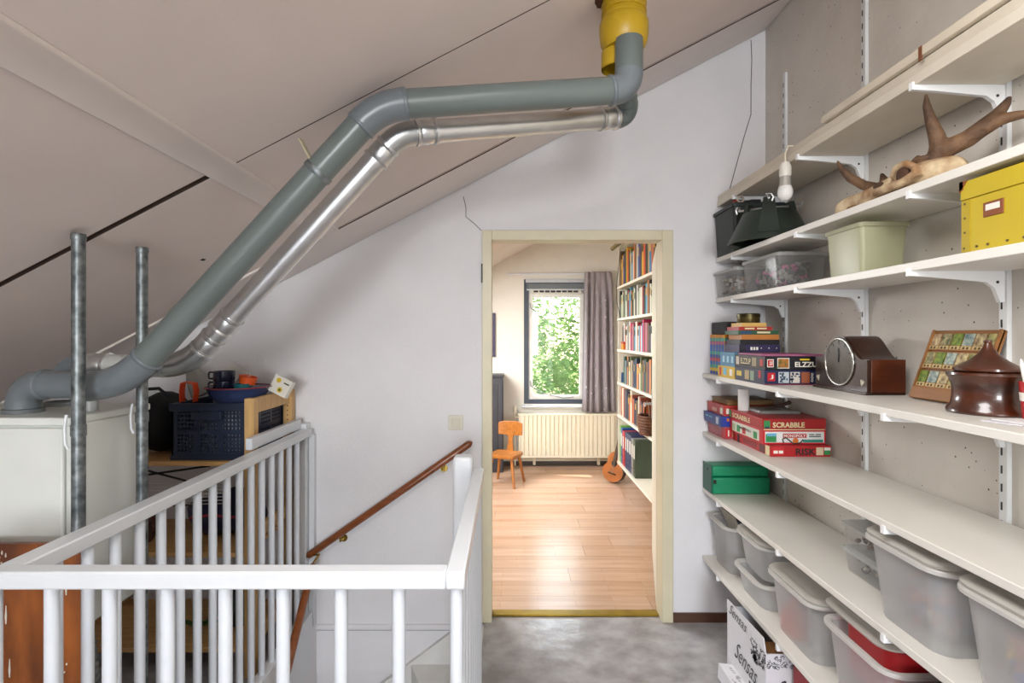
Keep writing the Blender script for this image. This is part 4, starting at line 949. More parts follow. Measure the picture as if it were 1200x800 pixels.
g = G(); g.ball((1.112, 1.54, ZF+.040), .024, 16, 10, (.45, 1.0, 1.0)); g.build('eye_socket', mat('eye_socket_brown', '4a2e1c', .8), ms, smooth=180)
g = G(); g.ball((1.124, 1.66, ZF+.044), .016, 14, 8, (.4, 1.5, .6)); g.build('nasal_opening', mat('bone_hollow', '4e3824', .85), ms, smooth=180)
g = G(); g.ball((1.135, 1.80, ZF+.012), .02, 14, 8, (.5, 1.9, .35)); g.build('tooth_row', mat('bone_brown', '8a6844', .85), ms, smooth=180)  # darker brown ball set low along the snout
g = G()
base = Vector((1.168, 1.532, ZF+.066))
fork = V(1104, 172, 1.50)
g.tube([base-UZ*.02, base+UZ*.015, V(1092, 192, 1.515), fork], [.026, .027, .023, .030], 14)
g.tube([base+UZ*.004, base+UZ*.014, base+UZ*.022], [.026, .034, .028], 14)
g.tube([V(1101, 180, 1.505), V(1098, 160, 1.50), V(1091, 142, 1.498), V(1086, 124, 1.497), V(1085, 110, 1.497)], [.022, .020, .0145, .010, .004], 12)
g.tube([V(1098, 182, 1.505), V(1116, 171, 1.485), V(1135, 162, 1.46), V(1155, 147, 1.435), V(1170, 133, 1.42), V(1180, 120, 1.41), V(1184, 112, 1.405)], [.022, .023, .0215, .020, .015, .010, .004], 12, flat=1.1)
g.tube([V(1150, 154, 1.44), V(1172, 140, 1.41), V(1188, 136, 1.39), V(1204, 133, 1.37), V(1222, 124, 1.36)], [.017, .0165, .013, .010, .005], 12)
o = g.build('antler', M_ANT, ms, smooth=180); r_ = o.modifiers.new('fuse', 'REMESH'); r_.mode = 'VOXEL'; r_.voxel_size = .0042; r_.use_smooth_shade = True
sm = o.modifiers.new('sm', 'SMOOTH'); sm.iterations = 3
g = G()
lb0 = Vector((1.215, 1.56, ZF+.066))
g.tube([lb0-UZ*.02, lb0, Vector((1.225, 1.64, ZF+.078)), V(1045, 222, 1.72)], [.022, .024, .021, .018], 12)
g.tube([V(1048, 222, 1.70), V(1030, 221, 1.76), V(1012, 217, 1.80), V(996, 208, 1.82), V(987, 199, 1.83), V(981, 188, 1.835)], [.018, .017, .016, .0145, .010, .004], 12)
g.tube([V(1046, 220, 1.72), V(1036, 213, 1.74), V(1033, 203, 1.745)], [.018, .016, .005], 10)
o = g.build('antler', M_ANT, ms, smooth=180); r_ = o.modifiers.new('fuse', 'REMESH'); r_.mode = 'VOXEL'; r_.voxel_size = .0042; r_.use_smooth_shade = True
sm = o.modifiers.new('sm', 'SMOOTH'); sm.iterations = 3
# ------------------------------------------------------------------ fifth shelf
M_CLR = sheer('clear_plastic', 'dcdcda', .86, .1); M_CLR2 = sheer('cream_plastic', 'dcdcbc', .42, .3); M_LIDC = sheer('clear_lid', 'dcdedc', .42, .15)
def clear_box(label, x0, x1, y0, y1, z, h, m, lidm, conts, name='clear_box'):
    t = thing(name, label, 'storage box', ((x0+x1)/2, (y0+y1)/2, z))
    g = G(); e = .0025
    ro = [rrect(x0+.01, x1-.01, y0+.01, y1-.01, z, .012), rrect(x0+.002, x1-.002, y0+.002, y1-.002, z+h-.018, .014)]
    ri = [rrect(x0+.002+e, x1-.002-e, y0+.002+e, y1-.002-e, z+h-.018, .012), rrect(x0+.01+e, x1-.01-e, y0+.01+e, y1-.01-e, z+e, .01)]
    g.loft(ro+ri, True); g.build('tub', m, t, smooth=50)
    g = G(); g.loft([rrect(x0-.004, x1+.004, y0-.004, y1+.004, z+h-.018, .016), rrect(x0-.004, x1+.004, y0-.004, y1+.004, z+h-.006, .016), rrect(x0+.01, x1-.01, y0+.01, y1-.01, z+h, .014)]); g.build('lid', lidm, t, smooth=50)
    return t
random.seed(31)
def odds(label, name, x0, x1, y0, y1, z0, z1, cols, n, seed=1, smin=.02, smax=.05):
    """a jumble of small things inside a closed container"""
    random.seed(seed); t = tag(G().box(0,0,0,0,0,0).build(name, None), label, 'contents', None, 'stuff'); bpy.data.objects.remove(t)
    gs = [G() for _ in cols]
    for i in range(n):
        s = random.uniform(smin, smax)/2; c0 = Vector((random.uniform(x0+s*1.5, x1-s*1.5), random.uniform(y0+s*1.5, y1-s*1.5), random.uniform(z0+s*1.4, max(z0+s*1.5, z1-s*1.4))))
        u = Vector((random.gauss(0,1), random.gauss(0,1), random.gauss(0,.4))).normalized(); v = u.cross(UZ).normalized(); gs[i % len(cols)].obox(c0, u, v, u.cross(v), s*random.uniform(1, 1.8), s*1.2, s*.9)
    g = G(); ix = []
    for k, q in enumerate(gs): ix += [k]*len(q.f); g.add(q.v, q.f)
    o = g.build(name, None)
    for c_ in cols: o.data.materials.append(col(c_, .5))
    for p, k in zip(o.data.polygons, ix): p.material_index = k
    return tag(o, label, 'contents', None, 'stuff')
clear_box('small clear lidded box in the corner of the fifth shelf', 1.085, 1.335, 2.615, 2.89, ZE, .135, M_CLR, M_LIDC, 0)
odds('grey and brown odds and ends inside the small clear box', 'jumbled_parts', 1.105, 1.315, 2.64, 2.87, ZE+.003, ZE+.112, ['8a8680', 'b8b2a8', '5a564e', '9a7a60'], 150, 4)
clear_box('large clear lidded box full of dark cables', 1.105, 1.315, 2.25, 2.585, ZE, .15, M_CLR, M_LIDC, 0)
odds('dark cables and pink pieces inside the large clear box', 'jumbled_cables', 1.125, 1.295, 2.275, 2.56, ZE+.003, ZE+.125, ['24262c', '2c2e34', '5a5a5c', '34363c', 'b04a80', '1c1e24', '8a8680'], 300, 9)
clear_box('cream translucent lidded box on the fifth shelf', 1.115, 1.27, 1.73, 1.925, ZE, .165, M_CLR2, M_CLR2, 0, 'cream_box')
# yellow archive box
M_YB = mat('yellow_card', 'bfa71c', .5, var=.04); M_RB = mat('brown_fibre_corner', '8a4a22', .45, var=.1)
yb = thing('yellow_archive_box', 'yellow card box with brown corners and label holder', 'box', (1.23, 1.18, ZE))
x0, x1, y0, y1, h = 1.112, 1.335, 1.02, 1.345, .175
G().box(x0+.003, x1-.003, y0+.003, y1-.003, ZE, ZE+h-.045).build('body', M_YB, yb, bevel=.002)
lid = G().box(x0, x1, y0, y1, ZE+h-.045, ZE+h).build('lid', M_YB, yb, bevel=.002)
g = G()
for ya_ in (y0, y1): 
    s = -1 if ya_ == y1 else 1
    g.prism([(ya_+s*-.0012, ZE+h+.001), (ya_+s*.022, ZE+h+.001), (ya_+s*.004, ZE+h-.022), (ya_+s*-.0012, ZE+h-.026)], 'x', x0-.0015, x0+.002)
    g.box(x0-.0015, x0+.022, min(ya_-s*.0012, ya_+s*.01), max(ya_-s*.0012, ya_+s*.01), ZE+h-.02, ZE+h+.001)
g.build('corner_guard', M_RB, lid)
for ya_ in (y1-.014, y0+.014): G().box(x0+.0015, x0+.004, ya_-.012, ya_+.012, ZE+.002, ZE+h-.047).build('edge_strip', mat('yellow_strip', 'b39a18', .5), yb)
yc = 1.255; zc_ = ZE+.092
G().box(x0+.0005, x0+.004, yc-.026, yc+.026, zc_-.016, zc_+.018).build('label_holder', M_RB, yb, bevel=.001); G().box(x0-.0006, x0+.001, yc-.018, yc+.018, zc_-.002, zc_+.012).build('label_card', col('ece8de', .7), yb)
for yy in (1.335, 1.30, 1.27, 1.22, 1.18, 1.12, 1.08): G().cyl((x0+.0005, yy, ZE+.012), (x0+.004, yy, ZE+.012), .003, 8).build('rivet', col('5a4a18', .4), yb)
for zz in (.05, .085, .12): G().cyl((x0+.0005, y1-.012, ZE+zz), (x0+.004, y1-.012, ZE+zz), .003, 8).build('rivet', col('5a4a18', .4), yb)
# ------------------------------------------------------------------ fourth shelf
# pocket-book series with striped spines
BANDS = ['e0861e', '2aa8a0', 'b84a90', '2a62c8', '2a6ed0', '2cb4b4', '2a52b8', 'd8447a', '2a72d0', '2cb0a8', 'ecc834', '2a52b8']
for i in range(5):
    y0 = 2.70+i*.038
    t = thing('pocket_book', 'thick pocket book with rainbow banded spine, %s' % ('next to the yellow game box', 'second from the yellow game box', 'in the middle of the row of five', 'second from the partition wall', 'touching the partition wall')[i], 'book', (1.068, y0, ZD), 'pocket books in the shelf corner')
    loc(G().box(.003, .128, 0, .037, 0, .20), 'page_block', col('2a4a8a', .5), t)
    z = .0
    for j, b in enumerate(reversed(BANDS)):
        hh = .205/len(BANDS); loc(G().box(-.001, .13, -.0005, .0372, z, z+hh-.0008), 'spine_band', col(b, .4), t); z += hh
    loc(G().box(-.0016, .001, -.0008, .002, 0, .205), 'spine_edge', col('d8c23a', .5), t)
t = thing('black_album', 'black photo album lying on the pocket books', 'album', (1.13, 2.79, ZD+.206))
loc(G().box(-.06, .085, -.10, .09, 0, .062), 'cover', mat('black_leatherette', '26262a', .6, var=.1), t, bevel=.004); loc(G().box(-.055, .087, -.095, .085, .006, .056), 'page_block', col('4a4640', .8), t)
def gbox(name, label, x0, x1, y0, y1, z, h, hexc, cat='board game', lidf=.82, rough=.38, group=None):
    t = thing(name, label, cat, ((x0+x1)/2, (y0+y1)/2, z), group)
    m = col(hexc, rough)
    G().box(x0+.002, x1-.002, y0+.002, y1-.002, z, z+h*(1-lidf)+.004).build('base', m, t)
    G().box(x0, x1, y0, y1, z+h*(1-lidf), z+h).build('lid', m, t, bevel=.0015)
    return t
def side_l(y, z): return lambda x0: Vector((x0, y, z))
YEL = col('e6c42a', .5); WHT = col('efeae0', .5); RED = col('c01f26', .4); GRN = col('2f8a4a', .5); SKY = col('6ab0d0', .5); CRM = col('e8d8a8', .5); ORG_ = col('d8702a', .5); DKB = col('1c2a5a', .4); TEAL = col('2a8a7a', .5); BRN = col('7a4a2a', .6)
def L(t, y, z, w_, h, m, x0): return decal((x0, y, z), MY, UZ, w_, h, m, t)      # print on the -X side
def Fr(t, x, z, w_, h, m, y0): return decal((x, y0, z), UX, UZ, w_, h, m, t)      # print on the camera side
# yellow and blue boxes behind the jigsaws
t = gbox('card_game_box', 'yellow flat game box under the book stack', 1.03, 1.26, 2.49, 2.69, ZD, .055, 'd8b428')
L(t, 2.60, ZD+.03, .035, .035, SKY, 1.03); L(t, 2.655, ZD+.028, .02, .04, RED, 1.03); L(t, 2.53, ZD+.028, .03, .03, WHT, 1.03)
t = gbox('card_game_box', 'pale blue game box on the yellow game box under the book stack', 1.03, 1.26, 2.49, 2.66, ZD+.0555, .066, '4a86a8')
for k in range(3): L(t, 2.515+.05*k, ZD+.088, .02, .03, col('a8cfe0', .5), 1.03)
# jigsaw boxes
zl = ZD
t = gbox('jigsaw_box', 'dark blue jigsaw puzzle box, lower of the pair beside the clock', 1.03, 1.30, 2.20, 2.485, zl, .060, '20284a')
L(t, 2.44, zl+.032, .05, .022, col('d8c040', .5), 1.03); L(t, 2.36, zl+.03, .04, .04, col('b8a070', .5), 1.03); L(t, 2.31, zl+.03, .035, .04, col('8aa088', .5), 1.03); L(t, 2.24, zl+.04, .02, .03, RED, 1.03)
G().box(1.0295, 1.3005, 2.1993, 2.201, zl+.0, zl+.004).build('bottom_edge', col('7a2040', .5), t)
Fr(t, 1.058, zl+.032, .030, .034, RED, 2.20); lettering('J', (1.058, 2.20, zl+.032), UX, UZ, .014, .018, WHT, t, off=.003)
Fr(t, 1.108, zl+.03, .042, .044, col('c4ccd0', .5), 2.20); Fr(t, 1.154, zl+.03, .038, .044, col('d8cfc4', .5), 2.20); Fr(t, 1.196, zl+.03, .034, .044, col('a0583a', .5), 2.20)
g = G(); random.seed(4)
for k in range(24): g.obox((random.choice((1.108, 1.154))+random.uniform(-.016, .016), 2.1985, zl+.03+random.uniform(-.018, .018)), UX, UZ, UY, random.uniform(.004, .01), random.uniform(.004, .01), .0006)
g.build('printed_picture', col('3a4a60', .5), t); lettering('000', (1.222, 2.20, zl+.03), UZ, MX, .036, .010, WHT, t, off=.002)
zu = zl+.0605
t = gbox('jigsaw_box', 'black jigsaw puzzle box lettered ELZZU, upper of the pair beside the clock', 1.03, 1.305, 2.195, 2.487, zu, .054, '1c1a20')
lettering('ELZZUP', (1.03, 2.37, zu+.028), MY, UZ, .10, .024, CRM, t, off=.002); L(t, 2.455, zu+.028, .03, .034, col('c8c0b0', .5), 1.03); L(t, 2.29, zu+.028, .04, .036, col('a09070', .5), 1.03); L(t, 2.225, zu+.028, .024, .028, RED, 1.03)
lettering('ELZZUP', (1.203, 2.195, zu+.022), UX, UZ, .106, .021, col('f0e8da', .5), t, off=.002, bold=.03); bars((1.19, 2.195, zu+.042), UX, UZ, .04, .006, YEL, t, 1)
Fr(t, 1.052, zu+.027, .026, .032, WHT, 2.195); Fr(t, 1.052, zu+.027, .021, .026, RED, 2.1945); Fr(t, 1.104, zu+.027, .048, .042, WHT, 2.195); Fr(t, 1.104, zu+.027, .042, .036, mat('autumn_picture', 'c07028', .5, var=.5, scale=60, col2='3a5a2a'), 2.1945)
lettering('JJ', (1.052, 2.195, zu+.027), UX, UZ, .014, .016, WHT, t, off=.003); Fr(t, 1.080, zu+.010, .006, .006, GRN, 2.195)
t = thing('pink_folder', 'pink folder lying flat on the upper jigsaw box', 'folder', (1.16, 2.36, zu+.0545))
loc(G().box(-.12, .13, -.12, .11, 0, .004), 'sheet', col('b0688a', .6), t); loc(G().box(-.12, .13, -.12, .11, .0041, .007), 'cover', col('a85a80', .5), t)
# flat stack of books and tin
z = ZD+.1220
STK = [('302850', 'dark purple boxed set', .036, 1.052, 1.238, 2.49, 2.66), ('17161a', 'black hardback', .023, 1.058, 1.238, 2.495, 2.65), ('c07a34', 'orange paperback', .023, 1.064, 1.235, 2.495, 2.64), ('2c5a3c', 'green and blue paperback', .019, 1.05, 1.235, 2.495, 2.65), ('a82420', 'red paperback', .017, 1.052, 1.205, 2.495, 2.63), ('d8b060', 'cream paperback', .018, 1.068, 1.18, 2.50, 2.62)]
for hexc, nm, h, x0, x1, y0, y1 in STK:
    t = thing('stacked_book', '%s lying in the flat book stack on the fourth shelf' % nm, 'book', ((x0+x1)/2, (y0+y1)/2, z), 'flat book stack on the fourth shelf')
    G().box(x0+.002, x1-.003, y0+.003, y1-.003, z+.0025, z+h-.003).build('page_block', col('d6c8a8', .8), t)
    g = G(); g.box(x0, x1, y0, y1, z, z+.0025); g.box(x0, x1, y0, y1, z+h-.003, z+h-.0004); g.box(x0, x1, y0, y0+.003, z+.0025, z+h-.003); g.box(x0, x0+.0018, y0+.003, y1, z+.0025, z+h-.003); g.build('cover', col(hexc, .45), t)
    if 'red' in nm: bars(((x0+x1)/2, y0, z+h/2), UX, UZ, .1, .007, CRM, t, 2)
    elif 'green' in nm: Fr(t, x0+.035, z+h/2-.001, .05, .013, col('2a4a70', .5), y0); bars((x0+.115, y0, z+h/2), UX, UZ, .06, .008, CRM, t, 1)
    elif 'purple' in nm:
        for k in range(3): Fr(t, x0+.055+.013*k, z+h*.5, .009, .014, WHT, y0)
        for k in range(3): Fr(t, x0+.10+k*.035, z+h*.55, .004, .005, WHT, y0)
        Fr(t, x0+.015, z+h/2, .028, .030, col('24202e', .4), y0)
    z += h
t = thing('round_tin', 'small round brass tin on top of the flat book stack', 'tin', (1.122, 2.555, z))
M_TIN = mat('tarnished_tin', '6a5c34', .35, .8, var=.25, scale=20)
loc(G().lathe([(.049, 0), (.050, .002), (.050, .030)], (0,0,0), 26), 'can', M_TIN, t, smooth=40); loc(G().lathe([(.052, .026), (.052, .041), (.049, .044)], (0,0,0), 26), 'lid', mat('tin_lid', '4c4428', .35, .8, var=.2), t, smooth=40)
# mantel clock
ck = thing('mantel_clock', 'dark wooden hat-shaped mantel clock with round dial', 'clock', (1.25, 1.97, ZD))
M_CLK = mat('dark_walnut', '3a2218', .3, var=.25, scale=5, stretch=(6,1,6), coat=.35); M_CLK2 = mat('red_walnut', '5e2c16', .28, var=.2, scale=6, stretch=(1,1,5), coat=.5)
def hat(h, s=1.0):
    pts = [(1.815, .004), (1.815, h*.60)]
    for i in range(13):
        f = i/12; y = 1.840+.13*f; zz = h*.60+(h-h*.60)*(.5-.5*math.cos(PI*min(1, f*1.12))); pts.append((y, zz))
    pts += [(3.94-p[0], p[1]) for p in reversed(pts)]
    return [(p[0], p[1]+ZD) for p in pts]
poly = hat(.197)
G().prism(poly, 'x', 1.20, 1.315).build('case', M_CLK, ck, smooth=30)
G().prism([((p[0]-1.97)*.985+1.97, ZD+(p[1]-ZD)*.985) for p in poly], 'x', 1.193, 1.20).build('front_panel', M_CLK, ck, smooth=30)
G().box(1.203, 1.318, 1.811, 1.8148, ZD+.003, ZD+.118).build('end_block', M_CLK2, ck, bevel=.002)
G().box(1.185, 1.318, 1.811, 2.129, ZD, ZD+.010).build('plinth', M_CLK, ck, bevel=.002)
dc = Vector((1.193, 1.968, ZD+.104)); rD = .083
g = G(); g.lathe([(.001, -.0031), (rD-.004, -.003), (rD-.004, 0)], dc, 40, True, 'x'); g.build('dial', mat('dial_grey', '57534a', .25, var=.12, scale=14), ck, smooth=30)
g = G(); pts = [dc+Vector((-.003, rD*math.cos(2*PI*k/40), rD*math.sin(2*PI*k/40))) for k in range(41)]; g.tube(pts, .0042, 8, False); g.build('bezel', mat('chrome_bezel', 'c4c4be', .2, 1), ck, smooth=60)
for ang, Lh in ((93, .035), (87, .05)):
    a = math.radians(ang); dv = Vector((0, math.cos(a), math.sin(a))); g = G(); g.obox(dc+Vector((-.005, 0, 0))+dv*Lh*.5, dv, dv.cross(UX), UX, Lh, .004, .001); g.build('hand', M_BLACK, ck)
for k in range(12):
    a = 2*PI*k/12; p = dc+Vector((-.0045, math.cos(a)*.07, math.sin(a)*.07)); G().obox(p, Vector((0, math.cos(a), math.sin(a))), Vector((0, -math.sin(a), math.cos(a))), UX, .012, .004, .001).build('hour_mark', col('3c3930', .5), ck)
for yy, s in ((2.10, 1), (1.845, -1)):
    g = G()
    for da in (-.5, 0, .5):
        u = Vector((0, s*math.sin(da)*.9+.3*s, 1)).normalized(); g.obox(Vector((1.1925, yy, ZD+.026))+u*.012, u, UY, UX, .022, .004, .002)
    g.build('inlay', mat('ivory_inlay', 'd8d0bc', .4), ck)
# picture-card tray
tw = mat('tray_beech', '9a6634', .45, var=.15, scale=6, stretch=(3,1,3))
tv = Vector((.075, 0, .205)).normalized(); tn = Vector((-tv.z, 0, tv.x)); ty0, ty1 = 1.475, 1.715
tc0 = Vector((1.268, (ty0+ty1)/2, ZD+.003))
tr2 = thing('picture_card_tray', 'wooden tray with rows of picture cards leaning on the wall', 'card tray', (1.28, 1.595, ZD))
H = .222; W2 = ty1-ty0
G().obox(tc0+tv*H/2, UY, tv, tn, W2, H, .010).build('back_board', tw, tr2)
random.seed(14)
for r in range(3):
    zc2 = H-.030-r*.060
    G().obox(tc0+tv*(zc2-.034)+tn*.008, UY, tv, tn, W2-.01, .004, .006).build('ledge', tw, tr2)
    for k in range(6):
        yy = ty0+.020+k*(W2-.04)/5; c0 = tc0+tv*zc2+tn*.0065; c0.y = yy
        pic = mat('card_picture_%d' % ((r*6+k) % 7), ('5a6a34', '6a4a30', '4a6a70', '8a9a3a', '3c4a2c', '7a3a28', '8a7a4a')[(r*6+k) % 7], .4, var=.4, scale=70, col2=('c8b878', 'd0c090', 'b8c0b0', '3a5a24', 'c0b080', 'd8c898', '40401c')[(r*6+k) % 7])
        cd = G().obox(c0, UY, tv, tn, .034, .036, .003).build('picture_card', pic, tr2)
        c1 = c0-tv*.0265; G().obox(c1, UY, tv, tn, .033, .013, .004).build('name_tag', mat('tag_cream', 'd2ba84', .6, var=.1), cd)
        for q in (-.007, .006): G().obox(c1+UY*q+tn*.0024, UY, tv, tn, .007, .007, .0006).build('printed_letters', col('5a3c1c', .6), cd)
G().obox(tc0+tv*.018+tn*.008, UY, tv, tn, W2, .036, .010).build('bottom_lip', tw, tr2, bevel=.002)
for yy in (ty0+.003, ty1-.003): 
    c0 = tc0+tv*H/2+tn*.007; c0.y = yy; G().obox(c0, UY, tv, tn, .006, H, .012).build('side_lip', tw, tr2)
# turned wooden jar
jr = thing('turned_wooden_jar', 'dark turned wooden jar with pointed lid', 'jar', (1.22, 1.392, ZD))
M_JAR = mat('reddish_turned_wood', '54260f', .28, var=.3, scale=4, stretch=(1,1,5), col2='2c130a', coat=.5); jc = Vector((1.222, 1.392, ZD))
G().lathe([(.082, 0), (.086, .004), (.085, .012), (.077, .022), (.0735, .045), (.074, .07), (.080, .088), (.086, .098), (.085, .104), (.07, .106)], jc, 44).build('bowl', M_JAR, jr, smooth=40)
G().lathe([(.066, .1062), (.071, .109), (.071, .115), (.060, .121), (.040, .134), (.022, .150), (.012, .166), (.008, .178), (.0095, .181), (.009, .185), (.002, .187)], jc, 44).build('lid', M_JAR, jr, smooth=40)
# red cup with pens and paper
pc = thing('pen_cup', 'red and white paper cup holding pens', 'cup', (1.225, 1.262, ZD))
loc(G().lathe([(.028, .003), (.035, .09), (.0335, .09), (.027, .006), (.001, .006)], (0,0,0), 24, False), 'cup_wall', col('b8242a', .4), pc, smooth=40)
loc(G().lathe([(.0323, .045), (.0338, .065), (.0337, .065), (.0321, .045)], (0,0,0), 24, False), 'white_band', WHT, pc)
for j, (hexc, dx, dy, tx, ty_) in enumerate((('e8e6e0', -.012, .0, -.026, .0), ('20222a', .0, .008, -.012, .006), ('d8d4cc', .006, -.01, .01, -.01))):
    pn = thing('pen', '%s pen standing in the red paper cup' % ('thick white', 'black', 'pale grey')[j], 'pen', (1.225+dx, 1.262+dy, ZD+.008))
    loc(G().cyl((0, 0, 0), (tx, ty_, .120), .0048, 10), 'barrel', col(hexc, .35), pn, smooth=40); loc(G().cyl((tx, ty_, .120), (tx*1.12, ty_*1.12, .135), .0048, 10, .0015), 'tip', col(hexc, .3), pn)
pp = thing('paper_sheet', 'sheet of paper lying on the shelf before the wooden jar', 'paper', (1.15, 1.24, ZD))
loc(G().obox((.0, 0, .0012), Vector((1, .35, 0)), Vector((-.35, 1, 0)), UZ, .10, .08, .002), 'sheet', col('d8d6dc', .7), pp); loc(G().obox((.012, .004, .0034), Vector((1, .15, 0)), Vector((-.15, 1, 0)), UZ, .07, .06, .002), 'upper_sheet', col('e4e2e2', .7), pp)
# ------------------------------------------------------------------ third shelf: board games
z = ZC_
t = gbox('board_game', 'faded pink board game, lowest of the corner stack', 1.055, 1.32, 2.67, 2.89, z, .060, 'a8505a')
L(t, 2.80, z+.03, .10, .03, col('b86a70', .5), 1.055); Fr(t, 1.075, z+.03, .03, .045, RED, 2.67); bars((1.075, 2.67, z+.03), UZ, MX, .03, .006, WHT, t, 1); Fr(t, 1.10, z+.03, .012, .04, col('c8a050', .5), 2.67); L(t, 2.69, z+.03, .03, .05, RED, 1.055)
z += .0605
t = gbox('board_game', 'dark blue board game in the middle of the corner stack', 1.035, 1.31, 2.67, 2.895, z, .052, '2c4488')
bars((1.035, 2.82, z+.034), MY, UZ, .09, .008, SKY, t, 2); L(t, 2.71, z+.026, .03, .034, col('c8cede', .5), 1.035); Fr(t, 1.065, z+.026, .035, .045, col('2038a0', .4), 2.67); Fr(t, 1.072, z+.035, .012, .014, ORG_, 2.6695)
z += .0525
t = gbox('board_game', 'red board game on top of the corner stack', 1.052, 1.32, 2.67, 2.89, z, .052, 'b83a34')
L(t, 2.79, z+.02, .06, .018, col('d8a090', .5), 1.052); L(t, 2.70, z+.022, .03, .03, WHT, 1.052); Fr(t, 1.075, z+.024, .022, .026, WHT, 2.67)
z += .0525
t = thing('flat_brown_box', 'flat brown wooden box on the corner game stack', 'box', (1.2, 2.77, z))
loc(G().box(-.125, .10, -.09, .11, 0, .015), 'tray', mat('brown_box_wood', '8a6a3c', .5, var=.15, scale=8), t, bevel=.002); loc(G().box(-.127, .102, -.092, .112, .015, .025), 'lid', mat('brown_box_lid', '7a5a34', .5, var=.15), t, bevel=.002)
# RISK
z = ZC_
t = gbox('board_game', 'red board game lettered RISK, lowest of the main stack', 1.095, 1.35, 2.285, 2.664, z, .046, 'b01c20')
lettering('RISK', (1.243, 2.285, z+.021), UX, UZ, .085, .028, M_BLACK, t, off=.002, bold=.03); Fr(t, 1.128, z+.024, .05, .03, col('c8282c', .4), 2.285); bars((1.128, 2.285, z+.02), UX, UZ, .04, .012, WHT, t, 2)
Fr(t, 1.302, z+.023, .03, .032, col('d8c0a0', .5), 2.285); Fr(t, 1.333, z+.023, .026, .030, GRN, 2.285); Fr(t, 1.333, z+.033, .026, .012, WHT, 2.2845)
L(t, 2.36, z+.02, .05, .03, col('5a1a1c', .4), 1.095); L(t, 2.31, z+.022, .035, .04, CRM, 1.095); L(t, 2.60, z+.02, .02, .04, M_BLACK, 1.095); L(t, 2.48, z+.02, .14, .022, col('8a1a1e', .4), 1.095)
z += .0465
# MONOPOLY
t = gbox('board_game', 'red board game lettered MONOPOLY in the middle of the main stack', 1.078, 1.345, 2.315, 2.66, z, .060, 'c8202c')
Fr(t, 1.212, z+.03, .25, .046, col('e4e6e2', .45), 2.315); Fr(t, 1.112, z+.026, .045, .034, GRN, 2.3145); Fr(t, 1.115, z+.040, .04, .012, SKY, 2.3143); Fr(t, 1.29, z+.014, .085, .012, TEAL, 2.3145); Fr(t, 1.212, z+.036, .10, .018, RED, 2.3144)
lettering('MONOPOLY', (1.212, 2.315, z+.036), UX, UZ, .092, .013, WHT, t, off=.003, bold=.02); bars((1.298, 2.315, z+.041), UX, UZ, .05, .004, M_BLACK, t, 2); bars((1.298, 2.315, z+.033), UX, UZ, .05, .004, M_BLACK, t, 1)
g = G(); g.lathe([(.0125, -.003), (.0115, -.0035)], (1.215, 2.315, z+.015), 18, True, 'y'); g.build('printed_arch', ORG_, t)
g = G(); g.tube([(1.165, 2.3135, z+.006), (1.16, 2.3135, z+.022), (1.175, 2.3135, z+.028), (1.19, 2.3135, z+.016), (1.205, 2.3135, z+.004), (1.235, 2.3135, z+.006), (1.248, 2.3135, z+.02)], .003, 6); g.build('printed_figure', col('2a3a30', .5), t)
L(t, 2.49, z+.03, .28, .046, col('d6d8c8', .45), 1.078)
for yy, m_ in ((2.61, col('a8b890', .5)), (2.56, GRN), (2.385, GRN), (2.50, RED)): L(t, yy, z+.026, .035, .03, m_, 1.0775)
lettering('MONOPOLY', (1.078, 2.48, z+.034), MY, UZ, .12, .012, M_BLACK, t, off=.003)
z += .0605
# SCRABBLE
t = gbox('board_game', 'red board game lettered SCRABBLE on top of the main stack', 1.074, 1.343, 2.31, 2.66, z, .048, 'a81c20')
lettering('SCRABBLE', (1.184, 2.31, z+.022), UX, UZ, .135, .023, CRM, t, off=.002, bold=.03); Fr(t, 1.093, z+.024, .026, .032, GRN, 2.31); Fr(t, 1.093, z+.012, .018, .006, DKB, 2.3095)
lettering('SCRABBLE', (1.074, 2.52, z+.022), MY, UZ, .19, .022, CRM, t, off=.002, bold=.02); L(t, 2.645, z+.024, .02, .034, GRN, 1.074); Fr(t, 1.208, z+.002, .26, .0035, CRM, 2.31)
z += .0485
t = thing('white_paper_roll', 'upright white paper tube on the SCRABBLE box', 'paper roll', (1.108, 2.575, z))
loc(G().lathe([(.0245, 0), (.0245, .100), (.021, .100), (.021, .002)], (0,0,0), 24, False), 'tube', col('e6e2e0', .7), t, smooth=40); loc(G().lathe([(.0246, .0), (.0248, .0), (.0248, .1), (.0246, .1)], (0,0,0), 24, False), 'wrap', col('e2dedc', .7), t, smooth=40)
t = thing('slate_tile', 'flat grey tablet lying on the SCRABBLE box', 'tablet', (1.21, 2.52, z))
loc(G().loft([rrect(-.085, .10, -.075, .085, 0, .012), rrect(-.088, .103, -.078, .088, .006, .014), rrect(-.085, .10, -.075, .085, .013, .012)]), 'slab', col('8e8c88', .3), t, smooth=50); loc(G().box(-.07, .085, -.06, .07, .0131, .0136), 'screen', col('6a6866', .25), t)
t = thing('brown_stick', 'short dark brown wooden stick on the SCRABBLE box', 'stick', (1.32, 2.60, z))
loc(G().tube([(-.08, .02, .008), (-.01, .015, .018), (.02, .01, .032)], [.007, .008, .009], 8), 'stick', mat('dark_stick', '4a2c20', .6), t, smooth=50); loc(G().ball((.02, .01, .032), .010), 'knob', mat('dark_stick', '4a2c20', .6), t, smooth=180)
